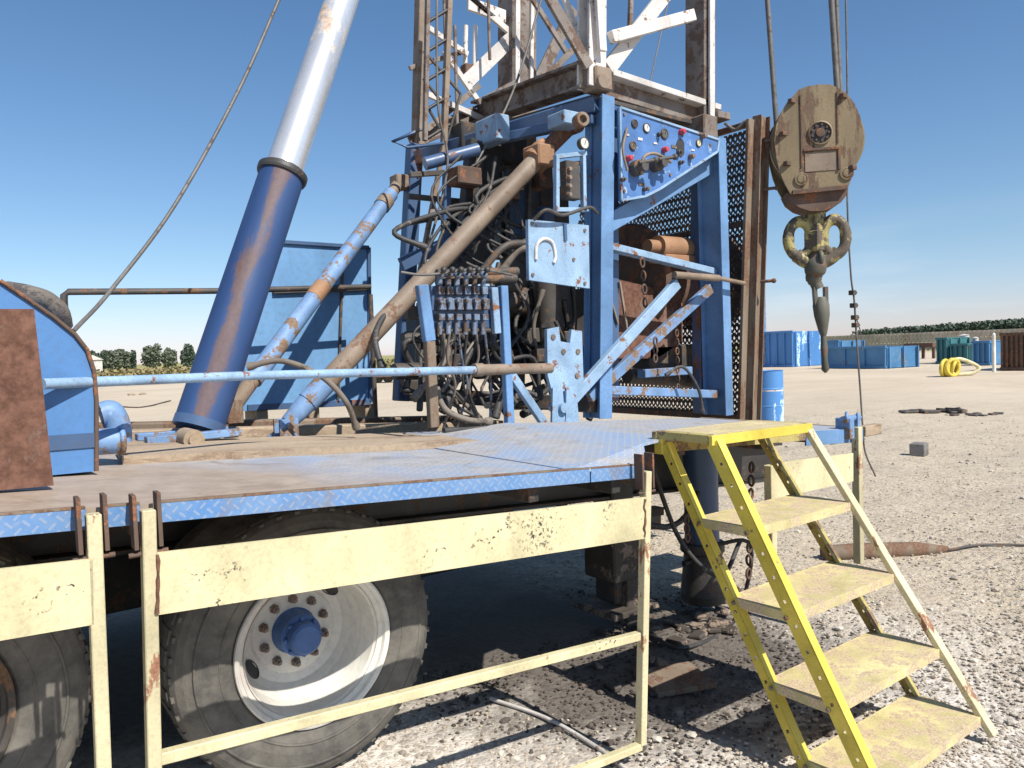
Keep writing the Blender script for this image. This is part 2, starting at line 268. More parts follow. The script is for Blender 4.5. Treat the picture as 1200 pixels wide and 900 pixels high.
# ------------------------------------------------------------------ mesh helpers
class MB:
    def __init__(s): s.v = []; s.f = []; s.sm = []; s.g = []
    def add(s, vs, fs, smooth=False):
        n = len(s.v); s.g.append((n, len(s.f))); s.v += [Vector(p) for p in vs]
        for f in fs: s.f.append([i+n for i in f]); s.sm.append(smooth)
        return s
    def box(s, c, size, m=None, bev=.0):
        """box with chamfered edges; m is an optional 3x3 orientation"""
        x, y, z = [q/2 for q in size]; b = bev if bev else min(size)*.08; b = min(b, .012, min(size)*.3)
        vs = []; 
        for sx in (-1, 1):
            for sy in (-1, 1):
                for sz in (-1, 1):
                    vs += [(sx*(x-b), sy*(y-b), sz*z), (sx*(x-b), sy*y, sz*(z-b)), (sx*x, sy*(y-b), sz*(z-b))]
        def I(sx, sy, sz, k): return ((sx > 0)*4+(sy > 0)*2+(sz > 0))*3+k
        fs = []
        for sgn in (-1, 1):
            q = [(-1, -1), (1, -1), (1, 1), (-1, 1)]
            fs.append([I(a, b_, sgn, 0) for a, b_ in q][::sgn])
            fs.append([I(a, sgn, b_, 1) for a, b_ in q][::-sgn])
            fs.append([I(sgn, a, b_, 2) for a, b_ in q][::sgn])
        for a in (-1, 1):
            for b_ in (-1, 1):
                fs.append([I(-1, a, b_, 0), I(1, a, b_, 0), I(1, a, b_, 1), I(-1, a, b_, 1)][::-a*b_])
                fs.append([I(a, -1, b_, 0), I(a, 1, b_, 0), I(a, 1, b_, 2), I(a, -1, b_, 2)][::a*b_])
                fs.append([I(a, b_, -1, 1), I(a, b_, 1, 1), I(a, b_, 1, 2), I(a, b_, -1, 2)][::-a*b_])
                for c_ in (-1, 1): fs.append([I(a, b_, c_, 0), I(a, b_, c_, 1), I(a, b_, c_, 2)][::a*b_*c_])
        c = Vector(c)
        return s.add([c+((m @ Vector(p)) if m else Vector(p)) for p in vs], fs)
    def beam(s, a, b, w, h, side=(0, 1, 0), bev=0):
        """bar from a to b; h is the size along 'side' as far as perpendicular, w the other way"""
        a, b = Vector(a), Vector(b); d = b-a; L = d.length; d.normalize(); sd_ = Vector(side); sd_ -= d*sd_.dot(d)
        if sd_.length < 1e-4: sd_ = d.orthogonal()
        sd_.normalize(); o = d.cross(sd_)
        m = Matrix((d, sd_, o)).transposed()
        return s.box((a+b)/2, (L, h, w), m, bev)
    def hbeam(s, a, b, w, h, t, side=(0, 1, 0)):
        """I/H section: flanges face 'side'"""
        a, b = Vector(a), Vector(b); d = (b-a).normalized(); sd_ = Vector(side); sd_ -= d*sd_.dot(d); sd_.normalize()
        for k in (-1, 1): s.beam(a+sd_*k*(h/2-t/2), b+sd_*k*(h/2-t/2), w, t, sd_)
        return s.beam(a, b, t, h-2.2*t, sd_)
    def angle(s, a, b, w, h, t, side, oth):
        """L section"""
        a, b = Vector(a), Vector(b); d = (b-a).normalized(); s1 = Vector(side); s1 -= d*s1.dot(d); s1.normalize(); s2 = d.cross(s1)
        if s2.dot(Vector(oth)) < 0: s2 = -s2
        s.beam(a+s2*(w/2), b+s2*(w/2), w, t, s1); return s.beam(a+s1*(h/2+t*.5), b+s1*(h/2+t*.5), t, h-t, s1)
    def tube(s, a, b, r0, r1=None, n=14, caps=True):
        return s.path([a, b], [r0, r0 if r1 is None else r1], n, caps)
    def path(s, pts, r, n=8, caps=True):
        pts = [Vector(p) for p in pts]; k = len(pts)
        if not isinstance(r, (list, tuple)): r = [r]*k
        rings = []; prev = None
        for i, p in enumerate(pts):
            d = (pts[min(i+1, k-1)]-pts[max(i-1, 0)]).normalized()
            if prev is None: o = d.orthogonal().normalized()
            else:
                o = prev-d*prev.dot(d); o = o.normalized() if o.length > 1e-5 else d.orthogonal().normalized()
            prev = o; q = d.cross(o)
            rings.append([p+(o*math.cos(2*math.pi*j/n)+q*math.sin(2*math.pi*j/n))*r[i] for j in range(n)])
        vs = [p for rg in rings for p in rg]
        fs = [[i*n+j, i*n+(j+1) % n, (i+1)*n+(j+1) % n, (i+1)*n+j] for i in range(k-1) for j in range(n)]
        s.add(vs, fs, True)
        if caps: s.add(rings[0], [list(range(n))[::-1]]); s.add(rings[-1], [list(range(n))])
        return s
    def lathe(s, c, axis, prof, n=32, smooth=True):
        """prof: (distance along axis, radius); sharp profile corners are doubled"""
        c = Vector(c); ax = Vector(axis).normalized(); o = Vector((0, 0, 1)); o -= ax*o.dot(ax)
        if o.length < 1e-3: o = ax.orthogonal()
        o.normalize(); q = ax.cross(o)
        for (t0, r0), (t1, r1) in zip(prof, prof[1:]):
            vs = []
            for t, r in ((t0, r0), (t1, r1)):
                vs += [c+ax*t+(o*math.cos(2*math.pi*j/n)+q*math.sin(2*math.pi*j/n))*max(r, 1e-4) for j in range(n)]
            s.add(vs, [[j, (j+1) % n, n+(j+1) % n, n+j] for j in range(n)], smooth)
        return s
    def prism(s, pts, ext):
        pts = [Vector(p) for p in pts]; e = Vector(ext); n = len(pts)
        s.add(pts, [list(range(n))]); s.add([p+e for p in pts], [list(range(n))[::-1]])
        for i in range(n):
            j = (i+1) % n; s.add([pts[i], pts[j], pts[j]+e, pts[i]+e], [[0, 1, 2, 3]])
        return s
    def ring(s, c, axis, R_, r, n=20, m=8, squash=1.0, upv=(0, 0, 1)):
        c = Vector(c); ax = Vector(axis).normalized(); o = Vector(upv); o -= ax*o.dot(ax); o = (o if o.length > 1e-3 else ax.orthogonal()).normalized(); q = ax.cross(o)
        vs = []
        for i in range(n):
            t = 2*math.pi*i/n; cc = o*math.cos(t)+q*math.sin(t)*squash
            for j in range(m):
                p = 2*math.pi*j/m; vs.append(c+cc*R_+cc.normalized()*r*math.cos(p)+ax*r*math.sin(p))
        return s.add(vs, [[i*m+j, i*m+(j+1) % m, ((i+1) % n)*m+(j+1) % m, ((i+1) % n)*m+j] for i in range(n) for j in range(m)], True)
    def ball(s, c, r, n=10):
        prof = [(-r*math.cos(math.pi*i/(n//2+2)), r*math.sin(math.pi*i/(n//2+2))) for i in range(n//2+3)]
        return s.lathe(c, (0, 0, 1), prof, n)
    def pieces(s):
        ends = s.g[1:]+[(len(s.v), len(s.f))]; bb = []
        for (a, fa), (b, fb) in zip(s.g, ends):
            q = s.v[a:b]; bb.append([min(p[k] for p in q)-.002 for k in range(3)]+[max(p[k] for p in q)+.002 for k in range(3)])
        n = len(bb); par = list(range(n))
        def find(i):
            while par[i] != i: i = par[i]
            return i
        for i in range(n):
            for j in range(i):
                if all(bb[i][k] <= bb[j][k+3] and bb[j][k] <= bb[i][k+3] for k in range(3)): par[find(i)] = find(j)
        out = {}
        for i in range(n):
            m = out.setdefault(find(i), MB()); (a, fa), (b, fb) = s.g[i], ends[i]
            off = len(m.v)-a; m.g.append((len(m.v), len(m.f))); m.v += s.v[a:b]; m.f += [[q+off for q in f] for f in s.f[fa:fb]]; m.sm += s.sm[fa:fb]
        return list(out.values())
    def build(s, name, mat, parent=None, weld=True):
        if parent is not None and name in SPLIT:
            ps = s.pieces()
            if 1 < len(ps) <= 30: return [p.build(name, mat, parent, weld) for p in ps][0]
        if parent is not None: L = ORG[parent.name]
        else:
            xs = [p.x for p in s.v]; ys = [p.y for p in s.v]; zs = [p.z for p in s.v]
            L = Vector(((min(xs)+max(xs))/2, (min(ys)+max(ys))/2, min(zs)))
        me = bpy.data.meshes.new(name); me.from_pydata([tuple(p-L) for p in s.v], [], s.f)
        me.polygons.foreach_set('use_smooth', s.sm); me.materials.append(M[mat] if isinstance(mat, str) else mat); me.update()
        if weld:
            import bmesh
            bm = bmesh.new(); bm.from_mesh(me); bmesh.ops.recalc_face_normals(bm, faces=bm.faces); bm.to_mesh(me); bm.free()
        o = bpy.data.objects.new(name, me); COL.objects.link(o)
        if parent is not None: o.parent = parent
        else: o.location = L
        ORG[o.name] = L
        return o
ORG = {}
SPLIT = {'bolt', 'rib', 'switch_knob', 'base_lug', 'lug', 'axle_bolt', 'hinge_lug', 'hinge_bracket', 'clevis', 'pump', 'lock_pin', 'wheel', 'foot_bracket', 'side_rail', 'exhaust_duct', 'rail_bar', 'brake_lever', 'gearbox', 'engine_block', 'sub_frame', 'manifold_pipe', 'axle', 'guide_rail', 'leg_shoe', 'header_beam', 'pivot_rod', 'valve_line', 'stiffener', 'platform_edge', 'frame_rail', 'rail', 'top_frame', 'foot_plate', 'air_hose', 'bed', 'hub_bolt', 'bracket_frame', 'rim_angle', 'tube_eye', 'landing_leg', 'brake_motor'}
def tag(o, label=None, cat=None, group=None, kind=None):
    for k, v in (('label', label), ('category', cat), ('group', group), ('kind', kind)):
        if v: o[k] = v
    return o
def thing(name, loc, label, cat, group=None):
    o = bpy.data.objects.new(name, None); o.empty_display_size = .2; COL.objects.link(o); o.location = loc; ORG[o.name] = Vector(loc)
    return tag(o, label, cat, group)
def spline(pts, k=8):
    pts = [Vector(p) for p in pts]; P = [pts[0]*2-pts[1]]+pts+[pts[-1]*2-pts[-2]]; out = []
    for i in range(1, len(P)-2):
        a, b, c, d = P[i-1:i+3]
        for j in range(k):
            t = j/k; out.append(.5*((2*b)+(c-a)*t+(2*a-5*b+4*c-d)*t*t+(3*b-a-3*c+d)*t**3))
    return out+[pts[-1]]
def copy_tree(o, parent=None):
    c = o.copy(); COL.objects.link(c); c.parent = parent; ORG[c.name] = ORG[o.name]
    for ch in list(o.children): copy_tree(ch, c)
    return c
U = Vector((1, 0, 0)); V_ = Vector((0, 1, 0)); Z = Vector((0, 0, 1))
DU = Vector((1, 0, -.062)).normalized()      # along the trailer
DZ = Vector((.062, 0, 1)).normalized()

# ------------------------------------------------------------------ ground
def make_ground():
    def ax(lo, hi, fine):
        out = []; x = 0; st = fine
        while x < hi: out.append(x); st = st*1.03 if x > 14 else fine; x += st
        out.append(hi); neg = []; x = 0; st = fine
        while x > lo: st = st*1.05 if x < -5 else fine; x -= st; neg.append(x)
        return sorted(neg)+out
    xs = ax(-900, 2200, .14); ys = ax(-60, 2200, .14)
    vs = []; 
    for y in ys:
        for x in xs:
            z = ground_z(x, y); d = math.hypot(x, y)
            if d < 60: z += .018*mnoise.noise(Vector((x*.8, y*.8, 0)))+.012*mnoise.noise(Vector((x*3.1, y*3.1, 4)))
            vs.append((x, y, z-.008))
    n = len(xs)
    fs = [[j*n+i, j*n+i+1, (j+1)*n+i+1, (j+1)*n+i] for j in range(len(ys)-1) for i in range(n-1)]
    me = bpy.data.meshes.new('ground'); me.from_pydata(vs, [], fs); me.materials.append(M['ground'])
    me.polygons.foreach_set('use_smooth', [True]*len(fs)); me.update()
    o = bpy.data.objects.new('ground', me); COL.objects.link(o); o['kind'] = 'structure'
make_ground()
def gz(p): return ground_z(p.x, p.y)

def pebbles():
    ico = [(0, 0, -1), (.72, -.53, -.45), (-.28, -.85, -.45), (-.89, 0, -.45), (-.28, .85, -.45), (.72, .53, -.45), (.28, -.85, .45), (-.72, -.53, .45), (-.72, .53, .45), (.28, .85, .45), (.89, 0, .45), (0, 0, 1)]
    fc = [(0, 1, 2), (1, 0, 5), (0, 2, 3), (0, 3, 4), (0, 4, 5), (1, 5, 10), (2, 1, 6), (3, 2, 7), (4, 3, 8), (5, 4, 9), (1, 10, 6), (2, 6, 7), (3, 7, 8), (4, 8, 9), (5, 9, 10), (6, 10, 11), (7, 6, 11), (8, 7, 11), (9, 8, 11), (10, 9, 11)]
    vs = []; fs = []; mi = []
    for i in range(17000):
        x = rnd.uniform(380, 1230); y = 430+rnd.random()**.62*520
        p = gnd(x, y)
        if p.length > 22 or (p.y > 3.7 and p.x < 3.7): continue
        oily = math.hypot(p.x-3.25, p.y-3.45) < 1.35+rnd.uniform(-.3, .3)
        if math.hypot(p.x-2, p.y-2.4) < 1.5 and rnd.random() < .45: continue
        r = rnd.uniform(.004, .0105)*(2.2 if rnd.random() < .04 else 1)*(1+p.length*.04); n = len(vs)
        sx, sy, sz = rnd.uniform(.7, 1.3), rnd.uniform(.7, 1.3), rnd.uniform(.4, .75)
        for q in ico: vs.append((p.x+q[0]*r*sx*rnd.uniform(.8, 1.2), p.y+q[1]*r*sy, p.z+q[2]*r*sz+r*.1))
        for f in fc: fs.append([a+n for a in f]); 
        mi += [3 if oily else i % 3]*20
    me = bpy.data.meshes.new('gravel'); me.from_pydata(vs, [], fs)
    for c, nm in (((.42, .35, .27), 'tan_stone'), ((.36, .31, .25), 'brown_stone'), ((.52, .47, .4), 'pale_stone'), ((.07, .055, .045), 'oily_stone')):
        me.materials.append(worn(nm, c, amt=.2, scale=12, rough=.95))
    me.polygons.foreach_set('material_index', mi); me.update()
    o = bpy.data.objects.new('gravel', me); COL.objects.link(o)
    tag(o, 'loose stones strewn over the gravel yard', 'gravel', kind='stuff')
pebbles()

# ================================================================== TRAILER
V0 = 2.35
TR = thing('drilling_rig_trailer', (2.0, 4.2, 0), 'blue flatbed rig trailer with tread plate deck, chassis and dual rear wheels', 'trailer')
def slab(name, u0, u1, v0, v1, top, th, mat, parent=TR):
    mb = MB(); mb.prism([(u0, v0, deck_z(u0)+top), (u1, v0, deck_z(u1)+top), (u1, v1, deck_z(u1)+top), (u0, v1, deck_z(u0)+top)], (0, 0, -th))
    return mb.build(name, mat, parent)
ue = at(757, 545, v=V0).x
slab('deck_plate', -1.6, ue, V0+.012, 3.86, 0, .02, 'deck')
slab('deck_plate', ue+.004, 5.0, 3.02, 4.62, -.006, .02, 'platform')
slab('deck_plate', -1.6, ue, 3.864, 4.6, -.004, .02, 'wood')
mb = MB(); rp = [(2.02, 2.345, .004), (ue, 2.345, .006), (2.66, 2.56, .07), (2.86, 2.585, .09), (2.86, 3.93, .09), (2.02, 3.93, .006)]
rp = [Vector((a, b, deck_z(a)+c)) for a, b, c in rp]
mb.add(rp, [[0, 1, 2], [0, 2, 5], [2, 3, 4], [2, 4, 5]]); mb.add([p-Z*.014 for p in rp], [[0, 1, 2], [0, 2, 5], [2, 3, 4], [2, 4, 5]])
for i in range(6): j = (i+1) % 6; mb.add([rp[i], rp[j], rp[j]-Z*.014, rp[i]-Z*.014], [[0, 1, 2, 3]])
mb.build('ramp_plate', 'deck', TR)
# chipped blue edge angle, in sections with seams
for a, b in ((-1.6, at(100, 600, v=V0).x), (at(122, 600, v=V0).x, at(164, 600, v=V0).x), (at(186, 600, v=V0).x, at(690, 552, v=V0).x), (at(691.5, 552, v=V0).x, ue)):
    mb = MB(); mb.beam(Vector((a, V0, deck_z(a)-.027)), Vector((b, V0, deck_z(b)-.027)), .056, .012)
    mb.build('edge_trim', 'edge', TR)
    mb = MB(); mb.beam(Vector((a, V0+.004, deck_z(a)+.004)), Vector((b, V0+.004, deck_z(b)+.004)), .007, .022); mb.build('edge_lip', 'rust_beam', TR)
# right end of the low deck
mb = MB(); mb.beam((ue+.006, V0, deck_z(ue)-.034), (ue+.006, 3.0, deck_z(ue)-.034), .072, .012, (1, 0, 0)); mb.build('edge_trim', 'blue_worn', TR)
# under-deck cross members and main beams
for u in (-1.0, -.35, .45, 1.85, 2.3): 
    mb = MB(); mb.beam((u, V0+.03, deck_z(u)-.075), (u, 5.3, deck_z(u)-.075), .09, .05, (1, 0, 0)); mb.build('cross_member', 'black_steel', TR)
for v in (3.75, 4.75):
    mb = MB(); mb.hbeam(Vector((-1.8, v, deck_z(-1.8)-.27)), Vector((5.4, v, deck_z(5.4)-.27)), .16, .3, .02, (0, 0, 1)); mb.build('chassis_beam', 'black_steel', TR)
mb = MB(); mb.beam((-.1, 3.9, .55), (-.1, 4.6, .55), .14, .14); mb.tube((1.155, 3.3, .55), (1.155, 5.2, .55), .07); mb.tube((-.195, 3.3, .64), (-.195, 5.2, .64), .07)
mb.build('axle', 'black_steel', TR)
# brown plank laid along the inner side, low timber blocks, far bed rails
p0, p1 = at(212, 557, z=1.31), at(590, 512, z=1.22)
mb = MB(); a = Vector((p0.x-.12, 3.25, 0)); 
mb.prism([(at(140, 560, v=3.5).x, 3.42, deck_z(.6)+.035), (3.0, 3.42, deck_z(3.0)+.035), (3.0, 3.84, deck_z(3.0)+.035), (at(140, 560, v=3.5).x+.05, 3.84, deck_z(.6)+.035)], (0, 0, -.033))
tag(mb.build('plank', 'wood'), 'long brown wooden plank lying on the deck in front of the two leaning tubes', 'plank')
mb = MB(); mb.prism([(-1.5, 4.66, deck_z(-1.5)-.1), (4.0, 4.66, deck_z(4)-.1), (4.0, 5.5, deck_z(4)-.1), (-1.5, 5.5, deck_z(-1.5)-.1)], (0, 0, -.03)); mb.build('bed_floor', 'black_steel', TR)
for v, h in ((5.05, .05), (5.5, .07)):
    mb = MB(); mb.beam((-1.5, v, deck_z(-1.5)-.02), (3.6, v, deck_z(3.6)-.02), h*2, .16); mb.build('bed_rail', 'wood' if v < 5.2 else 'rust_beam', TR)

# ---- wheels
def wheel(u, label):
    c = Vector((u-.015, 2.95, .55+(.09 if u < 0 else 0))); ax = V_
    w = tyre = MB()
    R0 = .555
    tyre.lathe(c, ax, [(.028, .318), (.008, .34), (-.004, .375), (-.006, .42), (.0, .47), (.016, .51), (.035, .535), (.06, .55)], 72)
    tyre.lathe(c, ax, [(.06, .55), (.11, .556), (.15, .557), (.19, .556), (.24, .55), (.26, .52), (.28, .42), (.27, .3)], 72)
    # raised sidewall bands and shoulder lugs
    tyre.ring(c+ax*-.003, ax, .385, .005, 64, 6); tyre.ring(c+ax*.001, ax, .475, .006, 64, 6)
    for i in range(46):
        t = 2*math.pi*i/46; d = Vector((math.cos(t), 0, math.sin(t))); tan = Vector((-math.sin(t), 0, math.cos(t)))
        tyre.box(c+ax*.066+d*.546, (.022, .04, .014), Matrix((tan, ax, d)).transposed())
        tyre.box(c+ax*.15+d*.554, (.055, .13, .010), Matrix((tan, ax, d)).transposed())
    t_ = tyre.build('tyre', 'tyre', TR)
    if u > 0: t_['label'] = 'dusty black tyre of the rear wheel behind the yellow guard'
    inner = MB(); inner.lathe(c, ax, [(.34, .28), (.33, .42), (.35, .53), (.41, .555), (.53, .555), (.59, .53), (.61, .3)], 64); inner.build('tyre', 'tyre', TR)
    rim = MB()
    rim.lathe(c, ax, [(.012, .330), (.000, .328), (-.004, .320), (.004, .308), (.02, .302), (.032, .288), (.05, .278), (.16, .265), (.215, .245), (.25, .22), (.262, .185)], 72)
    rim.lathe(c, ax, [(.262, .185), (.256, .175), (.254, .09)], 48)
    rim.lathe(c, ax, [(.03, .285), (.33, .29)], 48)
    r_ = rim.build('rim', 'rim' if u > 0 else 'dark', TR)
    for i in (43, 127, 211):
        holes = MB(); t = R(i); d = Vector((math.cos(t), 0, math.sin(t)))
        tan = Vector((-math.sin(t), 0, math.cos(t))); q = c+d*.226+ax*.243
        nrm = (ax*-.72+d*-.69).normalized(); q2 = q+nrm*.006
        pts = [q2+tan*math.cos(a)*.042+(tan.cross(nrm))*math.sin(a)*.026 for a in [2*math.pi*k/20 for k in range(20)]]
        holes.add(pts, [list(range(20))])
        holes.ring(q2, nrm, .03, .004, 20, 6, 1.45, tan.cross(nrm))
        holes.build('hand_hole', 'black_steel', r_)
    hub = MB(); hub.lathe(c, ax, [(.26, .098), (.25, .098), (.24, .092), (.17, .088), (.16, .08), (.16, .06)], 32)
    hub.lathe(c, ax, [(.16, .07), (.11, .066), (.10, .055), (.098, .02), (.098, 0)], 24)
    h_ = hub.build('hub', 'hub', TR)
    for i in range(8):
        hb = MB(); t = 2*math.pi*i/8; hb.lathe(c+Vector((math.cos(t), 0, math.sin(t)))*.076+ax*.16, ax, [(0, .01), (-.016, .01), (-.018, .006), (-.018, 0)], 6, False)
        hb.build('hub_bolt', 'hub', h_)
    for i in range(10):
        nuts = MB(); t = 2*math.pi*(i+.5)/10; q = c+Vector((math.cos(t), 0, math.sin(t)))*.138+ax*.254
        nuts.lathe(q, ax, [(.0, .021), (-.006, .021), (-.008, .016), (-.03, .015), (-.032, .009), (-.045, .008), (-.045, 0)], 6, False)
        nuts.build('wheel_nut', 'bolt', r_)
wheel(1.17, ''); wheel(-.18, '')
# ---- rear legs below the platform
a = at(722, 700, v=3.75)
mb = MB(); mb.box((a.x, 3.75, .5), (.2, .2, .98)); mb.build('landing_leg', 'black_steel', TR)
mb = MB(); mb.box((a.x, 3.75, -.03), (.42, .4, .04)); mb.box((a.x, 3.75, .32), (.3, .3, .3)); mb.box((a.x+.02, 3.66, .0), (.1, .1, .5)); mb.build('foot_plate', 'grease', TR)
for u0, u1, v in ((-1.5, .35, 5.2), (.5, 1.9, 5.25), (2.05, 3.2, 4.6)):
    mb = MB(); mb.box(((u0+u1)/2, v, .62), (u1-u0, .5, .72)); mb.build('belly_light_block', 'black_steel', TR)  # black boxes added to block sky light and the view under the deck
a = at(822, 600, v=3.55)
mb = MB(); mb.tube((a.x, 3.55, .3), (a.x, 3.55, deck_z(a.x)-.02), .12, n=24); mb.build('leveling_jack', 'blue_deep', TR)
mb = MB(); mb.lathe((a.x, 3.55, -.1), Z, [(0, .15), (.06, .16), (.34, .13), (.36, .155), (.42, .155), (.42, .12)], 24); mb.tube((a.x-.2, 3.55, .2), (a.x+.2, 3.55, .2), .02); mb.build('jack_foot', 'black_steel', TR)
for x in (500, 560, 660):
    a = at(x, 640, v=4.2)
    mb = MB(); mb.beam((a.x, 4.2, .35), (a.x, 4.2, .95), .07, .05); mb.build('frame_strut', 'dark', TR)
mb = MB(); mb.beam((1.9, 4.3, .42), (4.6, 4.3, .3), .12, .1); mb.beam((2.2, 3.9, .62), (4.2, 3.9, .5), .06, .1); mb.build('sub_frame', 'dark', TR)
mb = MB(); mb.path(spline([(2.0, 3.6, .8), (2.6, 3.7, .55), (3.2, 3.6, .7), (3.9, 3.5, .5), (4.3, 3.5, .85)]), .02); mb.path(spline([(3.6, 3.4, .95), (3.75, 3.3, .45), (4.0, 3.2, .2), (4.35, 3.3, .35)]), .015)
mb.build('air_hose', 'hose', TR)
# near platform behind the ladder (sits a hand above the deck)
PT = .085
slab('rear_platform', at(772, 505, v=2.62).x, 4.68, 2.60, 3.9, PT, .022, 'platform')
mb = MB(); u0_ = at(944, 510, v=2.595).x
mb.beam((u0_, 2.595, deck_z(u0_)+PT-.045), (4.68, 2.595, deck_z(4.68)+PT-.045), .085, .012)
mb.build('platform_edge', 'blue', TR)
mb = MB(); mb.beam((at(776, 505, v=2.62).x, 2.597, deck_z(3.1)+PT-.03), (u0_-.004, 2.597, deck_z(u0_)+PT-.03), .05, .01); mb.build('platform_edge', 'yellow_dirty_shaded', TR)
mb = MB(); mb.beam((4.69, 2.6, deck_z(4.69)+PT-.03), (4.69, 3.9, deck_z(4.69)+PT-.03), .07, .02, (1, 0, 0)); mb.build('platform_edge', 'wood', TR)
for u in (3.0, 3.7, 4.4): 
    mb = MB(); mb.beam((u, 2.62, deck_z(u)+PT-.06), (u, 3.95, deck_z(u)+PT-.06), .07, .05, (1, 0, 0)); mb.build('cross_member', 'dark', TR)
# hinge block with pin at the rear corner
mb = MB(); c = at(990, 500, v=2.6)
mb.box(c+Vector((0, 0, -.01)), (.05, .1, .13)); mb.box(c+Vector((.08, 0, -.01)), (.03, .1, .13)); mb.tube(c+Vector((-.06, -.02, .05)), c+Vector((.13, -.02, .05)), .02, n=12); mb.ring(c+Vector((-.03, -.03, .06)), (.6, -1, 0), .03, .01); mb.ring(c+Vector((.1, -.03, .05)), (.6, -1, 0), .025, .01)
mb.build('hinge_bracket', 'blue_worn', TR)
mb = MB(); c = at(1018, 504, v=2.75); mb.beam(c-U*.09, c+U*.12, .07, .06); mb.build('timber_end', 'wood', TR)

# ================================================================== GUARDS
def guard(x0, x1, v, top_px, bot, label, has_plate=(.02, .19), rails=True, rust0=False, mb_left=True, ext=.0):
    """hanging side guard: posts hang square to the sloping deck"""
    pass
def frame_pt(x, y, v): return at(x, y, v=v)
GV = V0-.06
def bar(a, b, w, d, name, mat, par, side=(0, 1, 0)):
    mb = MB(); mb.beam(a, b, w, d, side); return mb.build(name, mat, par)
def hinge(par, a, v):
    """pair of rusty lugs and the cross pin that carry a guard post"""
    mb = MB()
    for du in (-.031, .031): mb.box(a+Vector((du, .01, .0)), (.011, .05, .15))
    mb.tube(a+Vector((-.05, .0, -.09)), a+Vector((.05, .0, -.09)), .007, n=8)
    mb.build('hinge_lug', 'rust_dark', par)
G1 = thing('side_guard', at(470, 800, v=GV), 'long cream yellow side guard hanging in front of the white-rimmed rear wheel', 'guard')
lt, lb = at(173, 597, v=GV), at(180.5, 915, v=GV); rt_, rb = at(757, 552, v=GV), at(751, 872, v=GV)
bar(lt, lb, .036, .04, 'post', 'cream_rust', G1); bar(rt_, rb, .034, .04, 'post', 'cream_rust', G1)
q = [at(184, 648, v=GV-.02), at(757, 582.5, v=GV-.02), at(757, 631, v=GV-.02), at(184, 721, v=GV-.02)]
mb = MB(); mb.prism(q, (0, .012, 0)); mb.build('guard_plate', 'cream', G1)
for x, y0, y1 in ((184.5, 650, 719), (755.5, 585, 629)):
    mb = MB(); n = 9; mb.path([at(x+rnd.uniform(-1, 1), y0+(y1-y0)*k/n, v=GV-.022) for k in range(n+1)], [rnd.uniform(.003, .007) for k in range(n+1)], 6); mb.build('weld_bead', 'rust', G1)
bar(at(187, 888, v=GV), at(748, 745, v=GV), .034, .034, 'rail', 'cream', G1)
bar(at(600, 934, v=GV), at(750, 874, v=GV), .03, .034, 'rail', 'cream', G1)
hinge(G1, at(172, 610, v=GV), GV); hinge(G1, at(757, 552, v=GV), GV)
G2 = thing('side_guard', at(0, 900, v=GV), 'cream yellow side guard cut by the left edge of the photo', 'guard')
lt, lb = at(109, 602, v=GV), at(122, 930, v=GV)
bar(lt, lb, .036, .04, 'post', 'cream_rust', G2)
dx = -620
q = [at(-300, 700, v=GV-.02), at(109, 655, v=GV-.02), at(110, 732, v=GV-.02), at(-300, 803, v=GV-.02)]
mb = MB(); mb.prism(q, (0, .012, 0)); mb.build('guard_plate', 'cream', G2)
bar(at(-300, 1020, v=GV), at(118, 915, v=GV), .034, .034, 'rail', 'cream', G2)
hinge(G2, at(108, 614, v=GV), GV)
gv = 2.56
G3 = thing('side_guard', at(960, 660, v=gv), 'small cream yellow guard hanging under the platform behind the ladder', 'guard')
bar(at(1004, 500, v=gv), at(1006.5, 660, v=gv), .045, .05, 'post', 'cream_rust', G3)
bar(at(902, 545, v=gv), at(904, 652, v=gv), .045, .05, 'post', 'cream_rust', G3)
mb = MB(); mb.prism([at(906, 543, v=gv-.02), at(1000, 531, v=gv-.02), at(1000, 564, v=gv-.02), at(906, 585, v=gv-.02)], (0, .012, 0)); mb.build('guard_plate', 'cream', G3)

